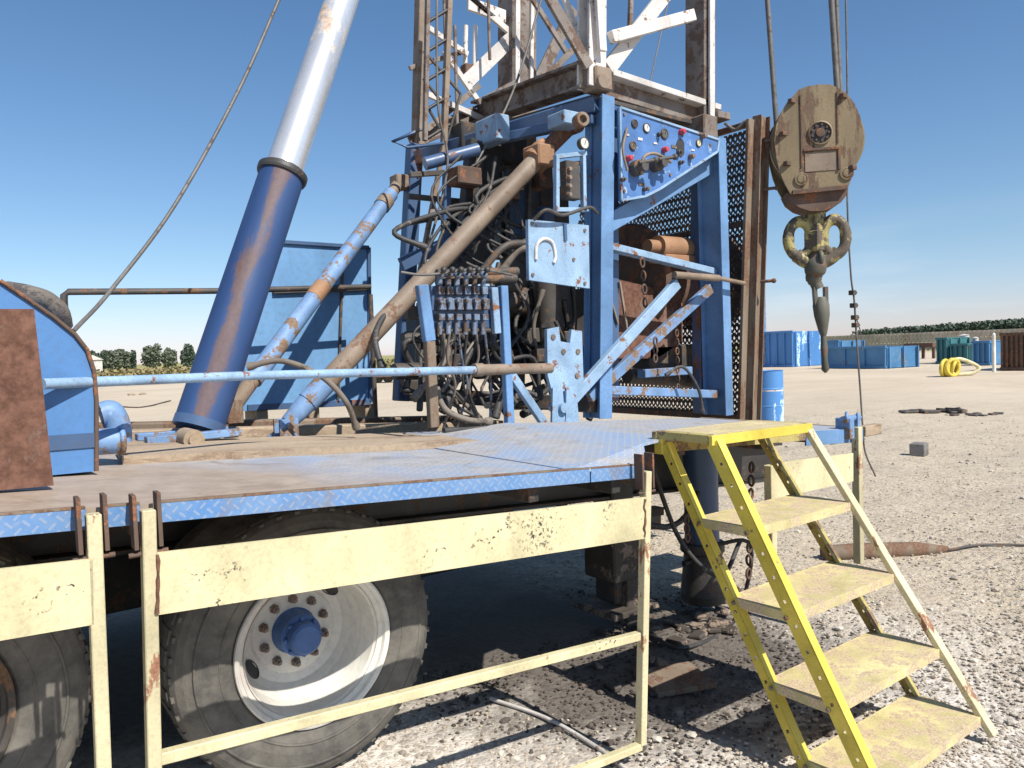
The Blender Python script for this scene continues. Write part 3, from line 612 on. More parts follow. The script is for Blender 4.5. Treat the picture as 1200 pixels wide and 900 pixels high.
# ================================================================== LADDER
UL, UR = 2.80, None
LD = thing('access_ladder', Vector((2.9, 1.4, -.1)), 'yellow steel ladder with perforated stringers leaning against the platform', 'ladder')
bt = at(834, 519, u=UL); bb = at(1030, 945, u=UL)
def onB(y):   # point on near-left stringer line by height in the picture
    x = 834+(y-519)*(1010-834)/(900-519); return at(x, y, u=UL)
dir_ = (bb-bt).normalized(); DIR = dir_.copy()
perp = Vector((0, dir_.z, -dir_.y)); perp = perp if perp.y > 0 else -perp      # away from the camera side, square to the stringer
at_ = at(777, 522, u=UL); gap = (at_.y-bt.y)
fwd = Vector((0, 1, 0))
UR = at(946, 512, v=bt.y).x; wd = UR-UL
print('ladder', bt[:], bb[:], 'gap', gap, 'width', wd)
SPL = .145
def URz(z): return UR+SPL*max(0, bt.z-z)/.95
def stringer(u, off, mat, flip, t_h=.062, label=None, top=0.0, mat2=None):
    a = Vector((u, bt.y+off, bt.z-top)); b = a+DIR*((a.z+.12)/(-DIR.z))
    if u > UL+.1: b.x = UR+SPL*(a.z-b.z)/.95
    dir_ = (b-a).normalized()
    mb = MB()
    # perforated wide flange: strips between bolt holes
    sd_ = U; w = t_h; n = 15; L = (b-a).length; r = .007
    wv = Vector((0, -dir_.z, dir_.y)); wv = wv if wv.y > 0 else -wv
    # wide flange faces sideways; holes as real square openings left between plates
    pitch_ = L/n
    for i in range(n):
        c = a+dir_*(pitch_*(i+.5))
        mb.beam(c-dir_*(pitch_/2-.007), c+dir_*(pitch_/2-.007), w, .006, U, .0005)
        e = c+dir_*(pitch_/2)
        if i < n-1:
            for k in (-1, 1): mb.beam(e-dir_*.0072+wv*k*(w/4+.004), e+dir_*.0072+wv*k*(w/4+.004), w/2-.008, .006, U, .0005)
    mb.beam(a-wv*(w/2)+U*flip*.02, b-wv*(w/2)+U*flip*.02, .006, .046, U)
    o = mb.build('stringer', mat, LD)
    if label: o['label'] = label
    return a, b
stringer(UL, 0, 'yellow', 1, .066, 'bright yellow perforated near stringer')
stringer(UL, gap, 'yellow', 1, .046, top=.03)
stringer(UR, gap, 'yellow_dirty_shaded', -1, .066, 'perforated far stringer with its brown shade painted in', top=.03)  # shaded inner side painted as a darker, browner yellow
aD = Vector((UR, bt.y, bt.z)); bD = aD+dir_*((aD.z+.12)/(-dir_.z)); bD.x = UR+SPL*(aD.z-bD.z)/.95
mb = MB(); mb.beam(aD, bD, .03, .05, U); mb.build('stringer', 'cream_rust', LD)
# top frame
mb = MB(); z0 = bt.z+.012
mb.beam((UL-.02, bt.y-.01, z0), (UR+.02, bt.y-.01, z0-.01), .045, .02); mb.build('top_bar', 'yellow', LD)
mb = MB(); mb.beam((UL, bt.y+.005, z0+.004), (UL, bt.y+gap+.03, z0+.004), .04, .03, U); mb.beam((UR, bt.y+.005, z0-.006), (UR, bt.y+gap+.03, z0-.006), .04, .03, U)
mb.beam((UL-.02, bt.y+gap+.04, z0), (UR+.02, bt.y+gap+.04, z0-.01), .04, .03); mb.build('top_frame', 'yellow_dirty_shaded', LD)
mb = MB(); mb.prism([(UL+.02, bt.y+.005, z0+.024), (UR-.02, bt.y+.005, z0+.014), (UR-.02, bt.y+gap+.02, z0+.014), (UL+.02, bt.y+gap+.02, z0+.024)], (0, 0, -.004)); mb.build('tread', 'yellow_tread', LD)
mb = MB(); mb.box((UL-.0, bt.y+gap+.02, z0-.05), (.03, .05, .08)); mb.build('hook', 'yellow', LD)
tz = []
for yy in (620, 720, 828, 928):
    p = onB(yy); tz.append(p.z)
    mb = MB(); ur = UR+SPL*(bt.z-p.z)/.95
    y0, y1 = p.y+.0, p.y+gap+.02; z = p.z
    mb.prism([(UL+.012, y0, z), (ur-.014, y0, z), (ur-.014, y1, z), (UL+.012, y1, z)], (0, 0, -.005))
    mb.beam((UL+.012, y0-.003, z-.02), (ur-.014, y0-.003, z-.02), .042, .006)
    mb.beam((UL+.012, y1+.003, z-.02), (ur-.014, y1+.003, z-.02), .042, .006)
    mb.beam((UL+.009, y0, z-.02), (UL+.009, y1, z-.02), .042, .006, U)
    mb.beam((ur-.009, y0, z-.02), (ur-.009, y1, z-.02), .042, .006, U)
    mb.build('tread', 'yellow_tread', LD)
    m2 = MB()
    for yq in (y0+.02, y1-.03):
        for uq, s_ in ((UL-.004, -1), (ur+.004, 1)): m2.lathe((uq, yq, z-.02), (s_, 0, 0), [(0, .011), (.008, .01), (.01, 0)], 6, False)
    m2.build('bolt', 'bolt', LD)
print('treads', tz)

# ================================================================== LEFT: rusty plate and blue box
rv = 2.78
mb = MB(); mb.prism([at(-90, 362, v=rv), at(40, 362, v=rv), at(63, 569, v=rv), at(-90, 583, v=rv)], (0, .05, 0))
o = mb.build('rusty_plate', 'rust'); tag(o, 'brown rusted steel plate standing at the left edge of the deck', 'steel plate')
bv = 3.12
BB = thing('equipment_cabinet', at(60, 556, v=bv), 'blue steel cabinet with a curved sloping top behind the rusty plate', 'cabinet')
out = [(-90, 268), (0, 329), (30, 349), (62, 371), (88, 392), (102, 410), (110, 434), (113, 470), (113, 552), (60, 557), (-90, 570)]
mb = MB(); mb.prism([at(x, y, v=bv) for x, y in out], (0, .42, 0)); mb.build('housing', 'cabinet_blue', BB)
mb = MB(); ln = [at(x, y, v=bv-.004) for x, y in out[1:9]]
mb.path(ln, .008, 6); mb.build('edge_bead', 'rust_dark', BB)
mb = MB(); mb.prism([at(x, y, v=bv-.006) for x, y in ((50, 511), (112, 507), (112, 524), (50, 529))], (0, .006, 0)); mb.build('stripe', 'blue_deep', BB)
mb = MB(); mb.path(spline([at(118, 486, v=3.45), at(130, 484, v=3.45), at(138, 500, v=3.45), at(139, 518, v=3.45)]), .05, 14); mb.tube(at(112, 518, v=3.4), at(142, 516, v=3.4), .052, n=18); mb.ring(at(142, 516, v=3.4), U, .05, .012)
tag(mb.build('pipe_elbow', 'blue_worn'), 'worn blue pipe elbow lying on the deck beside the cabinet', 'pipe fitting')
mb = MB()
for k in range(3):
    mb.path(spline([at(8+12*k, 340+4*k, v=3.4), at(34+8*k, 345+5*k, v=3.3+.05*k), at(58+5*k, 354+4*k, v=3.3), at(74, 376+3*k, v=3.35)]), [.034]*25, 10)
tag(mb.build('canvas_bundle', 'tarp'), 'rolled dusty canvas bundle lying on top of the blue cabinet', 'bundle')

# far guard rail of the bed
RL = thing('deck_railing', at(250, 480, v=5.6), 'thin dark pipe railing along the far side of the bed', 'railing')
mb = MB(); mb.path([at(75, 378, v=5.6), at(75, 346, v=5.6), at(80, 342, v=5.6), at(250, 341, v=5.6), at(434, 336, v=5.6)], .022, 8); mb.build('top_rail', 'dark', RL)
for x in (75, 434):
    mb = MB(); p = at(x, 345, v=5.6); mb.tube(p, (p.x, 5.6, deck_z(p.x)), .02, n=8); mb.build('post', 'dark', RL)

# ================================================================== big raising cylinder
CY = thing('raising_cylinder', at(235, 512, v=4.45), 'huge leaning blue hydraulic cylinder with shiny steel rod', 'hydraulic cylinder')
c0 = at(233, 499, v=4.72); c1 = at(331, 204, v=4.95); c2 = at(416, -45, v=5.3)
ax = (c1-c0).normalized()
def barrel_mat():
    m, nt, b = newmat('rust_streaked_barrel')
    tc = nd(nt, 'ShaderNodeTexCoord').outputs['Object']; L = ORG[CY.name]
    def dot(vec, off):
        n = nd(nt, 'ShaderNodeVectorMath', operation='DOT_PRODUCT'); nt.links.new(tc, n.inputs[0]); n.inputs[1].default_value = vec
        return math_(nt, 'SUBTRACT', n.outputs['Value'], off)
    sv = ax.cross(fw).normalized(); sv = sv if sv.dot(rt) > 0 else -sv; q = c0-L
    s_ = dot(sv, sv.dot(q)); t_ = dot(ax, ax.dot(q)); o_ = ax.cross(sv); w_ = dot(o_, o_.dot(q))
    cmb = nd(nt, 'ShaderNodeCombineXYZ'); nt.links.new(s_, cmb.inputs[0]); nt.links.new(w_, cmb.inputs[1]); nt.links.new(math_(nt, 'MULTIPLY', t_, .22), cmb.inputs[2])
    n1 = noise(nt, cmb.outputs[0], 9, 8, .7, .4); n2 = noise(nt, tc, 40, 4, .6); n3 = noise(nt, cmb.outputs[0], 3, 3)
    c = mix(nt, step(nt, n3, .3, .7), (.018, .05, .15), (.035, .08, .2))
    d = math_(nt, 'ABSOLUTE', math_(nt, 'SUBTRACT', s_, .035))
    band = step(nt, math_(nt, 'SUBTRACT', n1, math_(nt, 'MULTIPLY', d, 3.2)), .34, .46)
    c = mix(nt, math_(nt, 'MULTIPLY', band, .8), c, mix(nt, n2, (.08, .05, .04), (.2, .11, .075)))
    c = mix(nt, step(nt, n1, .64, .68), c, (.12, .06, .045))
    nt.links.new(c, b.inputs['Base Color']); nt.links.new(math_(nt, 'MULTIPLY_ADD', n1, .35, .42), b.inputs['Roughness'])
    return m
M['barrel'] = barrel_mat()
mb = MB(); mb.tube(c0+ax*.03, c1, .143, .143, 36); o = mb.build('barrel', 'barrel', CY)
mb = MB(); mb.tube(c0-ax*.02, c0+ax*.035, .147, .147, 36); mb.build('base_cap', 'blue_deep', CY)
mb = MB(); mb.lathe(c1-ax*.03, ax, [(0, .143), (0, .156), (.015, .162), (.045, .162), (.055, .15), (.055, .11)], 36); mb.build('collar', 'black_steel', CY)
mb = MB(); mb.tube(c1, c1+(c2-c1)*1.25, .118, .112, 40); mb.build('rod', 'chrome', CY)
mb = MB(); b0 = at(222, 514, v=4.4); mb.tube(b0-V_*.1, b0+V_*.1, .055, n=16); mb.tube(b0-V_*.12, b0+V_*.12, .03, n=12); mb.build('pivot_pin', 'wood', CY)
mb = MB(); p = Vector((b0.x+.05, 4.5, deck_z(b0.x)+.02)); mb.box(p, (.5, .08, .04)); mb.box(p+Vector((0, .25, 0)), (.5, .08, .04)); mb.build('base_lug', 'blue_worn', CY)

# blue tank panel
TK = thing('mud_tank', at(365, 480, v=6.0), 'tall blue steel tank standing on the far side of the bed behind the tubes', 'tank')
tv = 6.0
mb = MB(); mb.prism([at(322, 283, v=tv), at(432, 290, v=tv), at(434, 472, v=tv), at(285, 482, v=tv), at(285, 440, v=tv)], (0, .45, 0)); mb.build('tank_wall', 'blue_tank', TK)
mb = MB(); mb.beam(at(322, 283, v=tv-.01), at(432, 290, v=tv-.01), .03, .03); mb.beam(at(432, 290, v=tv-.01), at(434, 472, v=tv-.01), .03, .03); mb.beam(at(290, 478, v=tv-.01), at(434, 471, v=tv-.01), .05, .03); mb.build('rim_angle', 'blue_deep', TK)
mb = MB(); mb.beam(at(320, 342, v=tv-.02), at(434, 338, v=tv-.02), .03, .03); mb.beam(at(402, 292, v=tv-.015), at(396, 472, v=tv-.015), .02, .02); mb.build('stiffener', 'dark', TK)
for x in (300, 360, 425):
    p = at(x, 478, v=tv+.15); mb = MB(); mb.box((p.x, tv+.15, (p.z+deck_z(p.x))/2-.03), (.09, .3, p.z-deck_z(p.x)+.14)); mb.build('skid', 'wood', TK)

# two leaning brace tubes
T1 = thing('brace_tube', at(320, 512, v=4.7), 'long tan diagonal pipe from a pale blue clevis on the deck up to the mast', 'brace')
a, b = at(335, 498, v=4.72), at(626, 190, v=4.55); d = (b-a).normalized()
mb = MB(); mb.tube(a+d*.32, b, .067, n=24); mb.build('tube', 'tan_pipe', T1)
mb = MB(); mb.tube(a+d*.2, a+d*.36, .072, n=20); mb.build('tube_socket', 'blue_worn', T1)
mb = MB(); mb.lathe(a+d*.02, d, [(0, .02), (0, .05), (.05, .055), (.08, .06), (.2, .068)], 20)
for s_ in (-1, 1): mb.box(a+V_*s_*.05-Z*.06, (.12, .02, .2)); mb.beam(a+V_*s_*.05+Vector((.02, 0, -.02)), a+V_*s_*.16+Vector((-.13, 0, -.15)), .05, .03)
mb.box(a-Z*.15, (.36, .3, .02)); mb.tube(a-V_*.09, a+V_*.09, .025, n=10); mb.build('clevis', 'blue_worn', T1)
mb = MB(); mb.tube(b, b+d*.12, .1, n=14); mb.box(b+d*.06, (.16, .2, .16)); mb.ring(b+d*.13, V_, .07, .03); mb.build('elbow_clamp', 'orange', T1)
mb = MB(); e = at(668, 148, v=4.5); mb.tube(b+d*.1, e, .062, n=18); mb.lathe(e, V_, [(-.09, 0), (-.09, .07), (.09, .07), (.09, 0)], 18); mb.build('tube', 'rust', T1)
T2 = thing('brace_tube', at(268, 500, v=4.9), 'thinner peeling blue brace tube leaning behind the big cylinder', 'brace')
a, b = at(272, 478, v=4.95), at(468, 214, v=5.9); d = (b-a).normalized()
mb = MB(); mb.tube(a+d*.25, b-d*.18, .062, n=20); mb.build('tube', 'blue_worn', T2)
k1 = a+(b-a)*.42; mb = MB(); mb.tube(k1-d*.03, k1+d*.12, .064, n=20); mb.build('tube_band', 'orange', T2)
mb = MB(); mb.tube(a+d*.0, a+d*.3, .05, n=16); mb.box(a-Z*.02, (.1, .14, .16)); mb.build('tube_foot', 'rust_beam', T2)
k2 = a+(b-a)*.86; mb = MB(); mb.tube(k2, k2+d*.1, .07, n=16); mb.tube(b-d*.25, b, .05, n=14); mb.box(b, (.12, .14, .12)); mb.build('tube_eye', 'tan_pipe', T2)

# pale handrail pipe across the front of the machinery
HR = thing('handrail', at(350, 440, v=3.5), 'long blue pipe running level across the machinery from cabinet to bracket plate', 'pipe rail')
a, b, c = at(50, 450, v=3.05), at(560, 433.5, v=3.95), at(645, 431.5, v=4.06)
mb = MB(); mb.path([a, at(300, 440, v=3.5), b], [.019, .021, .025], 12); mb.build('rail_pipe', 'blue_pale', HR)
mb = MB(); mb.tube(b, c, .036, n=12); mb.tube(b-U*.03, b+U*.03, .042, n=12); mb.build('rail_sleeve', 'tan_pipe', HR)
# guy wire
mb = MB(); mb.path(spline([at(332, -12, v=4.6), at(280, 105, v=4.4), at(205, 240, v=4.15), at(130, 340, v=3.9), at(86, 388, v=3.6)]), .010, 6)
tag(mb.build('guy_wire', 'wire'), 'thin dark guy cable sweeping down to the blue cabinet', 'cable')

# ================================================================== BASE FRAME of the mast
BF = thing('mast_base_frame', at(760, 490, v=4.3), 'blue welded steel tower base carrying the mast and its panels', 'steel frame')
fv = 4.3
def pix(x0, y0, x1, y1, v, w, d, name, mat, par=None, side=(0, 1, 0), v1=None):
    mb = MB(); mb.beam(at(x0, y0, v=v), at(x1, y1, v=v if v1 is None else v1), w, d, side); return mb.build(name, mat, BF if par is None else par)
mb = MB(); a, b = at(700, 490, v=fv), at(703, 116, v=fv); mb.hbeam(a, b, .125, .19, .016, V_); mb.beam(a+V_*.09-U*.03, b+V_*.09-U*.03, .06, .012, U); mb.build('leg', 'blue', BF)
mb = MB(); mb.beam(at(718, 470, v=fv+.14), at(717, 120, v=fv+.14), .10, .05); mb.build('leg', 'blue_deep', BF)  # deep blue bar paints the shadow on the inner side of the leg
mb = MB(); a, b = at(842, 486, v=fv), at(833, 165, v=fv); mb.hbeam(a, b, .1, .24, .014, V_); mb.build('leg', 'blue', BF)
mb = MB(); a, b = at(822, 484, v=fv+.2), at(818, 170, v=fv+.2); mb.beam(a, b, .12, .1); mb.build('leg', 'blue_deep', BF)
mb = MB(); a, b = at(470, 470, v=5.9), at(486, 170, v=5.9); mb.beam(a, b, .12, .12); mb.build('leg', 'blue_deep', BF)
mb = MB(); a, b = at(600, 480, v=6.0), at(606, 160, v=6.0); mb.beam(a, b, .2, .16); mb.build('leg', 'dark', BF)
pix(712, 289, 836, 319, fv, .055, .09, 'cross_beam', 'blue_pale')
pix(705, 457, 838, 462, fv, .07, .08, 'cross_beam', 'blue_worn')
pix(712, 262, 838, 190, fv, .14, .05, 'diagonal_beam', 'blue')
pix(663, 476, 793, 332, fv-.16, .085, .05, 'diagonal_brace', 'blue_pale')
pix(690, 466, 832, 338, fv-.02, .085, .05, 'diagonal_brace', 'blue_worn')
pix(705, 122, 832, 168, fv, .04, .04, 'cross_beam', 'blue_deep')
pix(700, 122, 486, 186, fv, .12, .12, 'cross_beam', 'blue_deep', v1=5.9)
pix(700, 475, 480, 462, fv, .12, .12, 'cross_beam', 'dark', v1=5.9)
pix(696, 140, 560, 168, fv, .07, .08, 'cross_beam', 'blue_deep', v1=5.2)
mb = MB(); mb.tube(at(790, 322, v=fv-.2), at(842, 326, v=fv-.2), .028, n=12); mb.tube(at(842, 326, v=fv-.2), at(872, 332, v=fv-.2), .018, n=10); mb.build('pivot_rod', 'tan_pipe', BF)
# foot pin bracket and slotted plate
mb = MB(); q = [at(x, y, v=fv-.2) for x, y in ((641, 386), (655, 383), (657, 400), (668, 402), (670, 386), (682, 388), (684, 450), (668, 470), (668, 497), (655, 497), (650, 470), (642, 440))]; mb.prism(q, (0, .03, 0)); mb.build('bracket_plate', 'blue_pale', BF)
mb = MB(); 
for x in (655, 671): mb.prism([at(x-7, 455, v=fv-.24), at(x+4, 452, v=fv-.24), at(x+8, 498, v=fv-.24), at(x-8, 499, v=fv-.24)], (0, .02, 0))
mb.lathe(at(662, 478, v=fv-.27), V_, [(0, 0), (0, .035), (.14, .035)], 14); mb.box(at(664, 500, v=fv-.2), (.3, .2, .03)); mb.build('foot_bracket', 'blue_pale', BF)
mb = MB()
for x, y in ((648, 395), (677, 412), (660, 412), (646, 432), (676, 440)): mb.lathe(at(x, y, v=fv-.2), V_, [(-.008, 0), (-.008, .02), (0, .02)], 8)
mb.build('bolt', 'bolt', BF)
# small upper frame with a switch box, ports
mb = MB(); 
for x0, y0, x1, y1 in ((652, 186, 652, 246), (683, 180, 684, 248), (650, 184, 686, 180), (650, 246, 688, 246)): mb.beam(at(x0, y0, v=fv-.12), at(x1, y1, v=fv-.12), .03, .04)
mb.build('bracket_frame', 'blue_pale', BF)
mb = MB(); mb.box(at(668, 212, v=fv-.1), (.13, .08, .27)); mb.build('switch_box', 'dark', BF)
mb = MB(); 
for k in range(4): mb.lathe(at(667, 198+k*10, v=fv-.145), V_, [(-.02, 0), (-.02, .014), (0, .016)], 8)
mb.build('switch_knob', 'tan_pipe', BF)
mb = MB(); p = at(682, 140, v=fv-.16); mb.lathe(p, (-.2, -1, 0), [(-.06, .05), (.0, .055), (.02, .05), (.02, .03), (-.02, .025), (-.02, 0)], 20); mb.build('pipe_flange', 'tan_pipe', BF)
mb = MB(); mb.box(at(662, 142, v=fv+.1), (.18, .2, .1)); mb.build('gusset', 'blue_pale', BF)

def gauge(p, r, par, face='glass', case='dark', n=Vector((0, -1, 0))):
    mb = MB(); mb.lathe(p, n, [(-.03, r*.9), (.0, r), (.012, r), (.014, r*.84)], 20); g_ = mb.build('gauge', case, par)
    mb = MB(); mb.lathe(p, n, [(.010, r*.86), (.0105, 0)], 20); mb.build('dial', face, g_)
    mb = MB(); mb.beam(p+n*.013-Z*r*.2, p+n*.013+Z*r*.55+U*r*.3, r*.1, .002); mb.build('needle', 'black_steel', g_)
gauge(at(684, 168, v=fv-.16), .045, BF)

# folded blue cover plate with curved handle
CP = thing('cover_plate', at(655, 335, v=fv-.22), 'light blue steel plate with a white curved handle beside the near leg', 'plate')
cv = fv-.22
mb = MB(); mb.prism([at(619, 257, v=cv), at(690, 264, v=cv), at(691, 338, v=cv), at(620, 328, v=cv)], (0, .03, 0)); mb.build('plate', 'blue_pale', CP)
mb = MB(); mb.path(spline([at(628, 304, v=cv-.006), at(629, 288, v=cv-.006), at(637, 280, v=cv-.006), at(647, 284, v=cv-.006), at(651, 300, v=cv-.006), at(649, 308, v=cv-.006)]), .012, 8); mb.build('handle', 'white_worn', CP)
mb = MB(); 
for x, y in ((623, 262), (685, 270), (624, 322), (685, 332), (672, 304)): mb.lathe(at(x, y, v=cv), V_, [(-.01, 0), (-.01, .012), (0, .012)], 8)
mb.build('bolt', 'bolt', CP)
mb = MB(); mb.beam(at(662, 262, v=cv-.008), at(663, 282, v=cv-.008), .025, .01); mb.build('latch', 'blue_deep', CP)
mb = MB(); mb.path(spline([at(625, 258, v=cv-.02), at(640, 246, v=cv-.08), at(660, 252, v=cv-.05), at(690, 243, v=cv-.05), at(700, 250, v=cv)]), .012); mb.build('lever', 'dark', CP)

# ================================================================== CONTROL PANEL
pv = fv-.13
PN = thing('control_panel', at(760, 235, v=pv), 'bright blue tapering control panel with gauges, valves and knobs', 'control panel')
q = [at(x, y, v=pv) for x, y in ((726, 126), (842, 164), (840, 178), (772, 222), (756, 230), (728, 235))]
mb = MB(); mb.prism(q, (0, .03, 0)); mb.build('panel_plate', 'blue_bright', PN)
mb = MB(); 
for a, b in zip(q, q[1:]+q[:1]): mb.beam(a-V_*.002, b-V_*.002, .018, .02)
mb.build('panel_rim', 'blue_pale', PN)
gauge(at(757, 150, v=pv), .036, PN); gauge(at(741, 171, v=pv), .034, PN, 'hook_yellow'); gauge(at(743, 145, v=pv), .032, PN, 'dark')
gauge(at(778, 157, v=pv), .04, PN, 'hook_dark'); gauge(at(818, 168, v=pv), .03, PN, 'cream')
for x, y, r, mt in ((743, 198, .06, 'dark'), (766, 194, .055, 'dark')):
    p = at(x, y, v=pv); mb = MB(); mb.lathe(p, (0, -1, 0), [(0, r), (.06, r), (.07, r*.7), (.12, r*.6), (.12, 0)], 16); mb.tube(p+Vector((-.05, -.1, .02)), p+Vector((.1, -.13, .05)), .014, n=8)
    mb.ball(p+Vector((.1, -.13, .05)), .025); o = mb.build('valve', mt, PN)
mb = MB(); mb.path(spline([at(752, 205, v=pv-.08), at(754, 185, v=pv-.1), at(768, 180, v=pv-.1), at(786, 190, v=pv-.06)]), .012); mb.path(spline([at(735, 150, v=pv-.02), at(730, 175, v=pv-.06), at(735, 200, v=pv-.04)]), .01); mb.build('valve_line', 'tan_pipe', PN)
for x, y in ((735, 186), (797, 155), (777, 176), (822, 160), (808, 184)):
    p = at(x, y, v=pv); mb = MB(); mb.lathe(p, (0, -1, 0), [(0, .022), (.02, .024), (.05, .018), (.052, 0)], 12); mb.build('knob', 'red' if y in (155, 176, 186) else 'bolt', PN)
mb = MB(); mb.prism([at(x, y, v=pv-.006) for x, y in ((795, 163), (800, 163), (802, 168), (802, 180), (799, 184), (795, 182), (793, 176), (793, 168))], (0, .004, 0)); mb.build('slot_cover', 'black_steel', PN)
mb = MB()
for x, y in ((731, 134), (731, 224), (760, 221), (800, 158), (832, 170), (785, 205)): mb.lathe(at(x, y, v=pv), (0, -1, 0), [(0, .012), (.012, .011), (.012, 0)], 6)
mb.build('bolt', 'bolt', PN)

# ================================================================== VALVE BANK
vv = 4.0
VB = thing('valve_bank', at(545, 500, v=vv), 'row of six hydraulic valves on a blue stand with splayed legs', 'valve bank')
mb = MB(); mb.beam(at(494, 334, v=vv), at(503, 400, v=vv), .07, .05); mb.build('stand_leg', 'blue', VB)
mb = MB(); mb.beam(at(503, 400, v=vv), at(508, 501, v=vv), .06, .05); mb.build('stand_leg', 'rust_beam', VB)
mb = MB(); mb.beam(at(589, 335, v=vv), at(597, 498, v=vv), .055, .05); mb.build('stand_leg', 'blue', VB)
mb = MB(); mb.beam(at(597, 436, v=vv), at(640, 500, v=vv), .055, .04); mb.build('stand_brace', 'blue_pale', VB)
mb = MB(); mb.beam(at(578, 337, v=vv), at(582, 391, v=vv), .05, .04); mb.build('stand_plate', 'blue_pale', VB)
mb = MB(); mb.prism([at(x, y, v=vv+.03) for x, y in ((505, 335), (580, 335), (580, 384), (507, 384))], (0, .1, 0)); mb.build('manifold_body', 'blue_deep', VB)
for k in range(6):
    x = 515+k*10.2; mb = MB()
    for (yy, w, h, dd) in ((341, .042, .05, .06), (357, .046, .07, .09), (372, .042, .04, .07)): mb.box(at(x, yy, v=vv+.01), (w, dd, h))
    mb.tube(at(x, 335, v=vv), at(x, 326, v=vv), .018, n=8); mb.ball(at(x+1, 322, v=vv-.01), .025); mb.tube(at(x, 378, v=vv), at(x, 392, v=vv), .016, n=8); mb.lathe(at(x, 352, v=vv-.035), (0, -1, 0), [(0, .018), (.03, .016), (.03, 0)], 8)
    s_ = mb.build('valve_section', 'valve', VB)
    mb = MB(); mb.tube(at(x+1, 322, v=vv-.01), at(x+5, 316, v=vv-.12), .009, n=6); mb.ball(at(x+5, 316, v=vv-.12), .02, 8); mb.build('lever', 'black_steel', s_)
mb = MB(); mb.tube(at(512, 330, v=vv+.06), at(604, 326, v=vv+.06), .028, n=10); mb.tube(at(508, 388, v=vv+.03), at(576, 387, v=vv+.03), .014, n=8); mb.tube(at(512, 321, v=vv+.1), at(606, 318, v=vv+.1), .03, n=10); mb.build('manifold_pipe', 'dark', VB)
mb = MB(); mb.path(spline([at(470, 319, v=vv), at(500, 322, v=vv-.05), at(560, 316, v=vv-.1), at(600, 322, v=vv)]), .008, 6); mb.build('control_wire', 'wire', VB)

for k in range(6):
    x = 517+k*10.2; e = at(x+rnd.uniform(-14, 20), 490, v=4.25); e.z = deck_z(e.x)+.03
    mb = MB(); mb.path(spline([at(x, 388, v=vv+.02), at(x+rnd.uniform(-4, 4), 420, v=vv+.08), at(x+rnd.uniform(-14, 14), 455, v=4.15), e]), .009, 6); mb.build('supply_line', ('hose', 'hose_dusty', 'valve')[k % 3], VB)
for x, y, w, h in ((750, 163, .05, .02), (790, 172, .06, .025), (735, 158, .04, .015), (768, 168, .04, .015), (752, 216, .07, .02), (812, 176, .04, .012)):
    mb = MB(); mb.box(at(x, y, v=pv-.003), (w, .006, h)); mb.build('label_plate', 'white_worn' if w < .055 else 'hook_yellow', PN)
for x, y in ((790, 195), (722, 215), (748, 226), (765, 162), (788, 183)):
    p = at(x+6, y-4, v=pv); mb = MB(); mb.lathe(p, (0, -1, 0), [(0, .018), (.03, .018), (.034, .012), (.05, .01), (.05, 0)], 10); mb.build('knob', 'dark', PN)
# ================================================================== MAST
MS = thing('lattice_mast', at(700, 112, v=fv), 'tall scuffed white lattice mast rising out of the picture', 'mast')
TOPY = -60
def mleg(x0, y0, x1, y1, v, w, d, name, mat, **k): return pix(x0, y0, x1, y1, v, w, d, name, mat, MS, **k)
VB_, VL = 6.0, 6.0
mb = MB(); a, b = at(693, 105, v=fv), at(694, TOPY, v=fv); mb.hbeam(a, b, .17, .14, .02, V_); mb.build('leg', 'white_worn', MS)
mb = MB(); a, b = at(825, 175, v=fv), at(825, TOPY, v=fv); mb.beam(a+V_*.04, b+V_*.04, .145, .22); mb.build('leg', 'mast_grey', MS)
mb = MB(); a, b = at(834, 175, v=fv-.1), at(834, TOPY, v=fv-.1); mb.beam(a, b, .06, .02); mb.build('leg_flange', 'white_worn', MS)
mb = MB(); a, b = at(606, 180, v=VB_), at(606, TOPY, v=VB_); mb.beam(a, b, .29, .26); mb.build('leg', 'mast_grey', MS)
mb = MB(); mb.beam(at(606, 120, v=VB_-.14), at(607, TOPY, v=VB_-.14), .05, .02); mb.beam(at(622, 100, v=VB_-.14), at(624, TOPY, v=VB_-.14), .04, .04); mb.build('guide_rail', 'white_worn', MS)
mb = MB(); a, b = at(489, 185, v=VL), at(495, TOPY, v=VL); mb.beam(a, b, .085, .1); mb.build('leg', 'tan_pipe', MS)
# headers meeting at the near corner
mb = MB(); mb.hbeam(at(690, 88, v=fv), at(560, 133, v=VB_), .16, .2, .022, Z); mb.build('header_beam', 'mast_grey', MS)
mb = MB(); mb.hbeam(at(560, 133, v=VB_), at(480, 166, v=VB_), .12, .14, .02, Z); mb.build('header_beam', 'mast_grey', MS)
mb = MB(); a, b = at(712, 96, v=fv), at(838, 136, v=fv); mb.beam(a+Z*.055, b+Z*.055, .05, .14); mb.build('header_beam', 'white_worn', MS)
mb = MB(); mb.beam(a-Z*.035+V_*.04, b-Z*.035+V_*.04, .13, .05); mb.build('header_beam', 'mast_grey', MS)
mb = MB(); mb.box(at(700, 95, v=fv-.02), (.17, .16, .17)); mb.lathe(at(704, 96, v=fv-.13), V_, [(-.03, 0), (-.03, .05), (0, .05)], 14); mb.build('corner_casting', 'tan_pipe', MS)
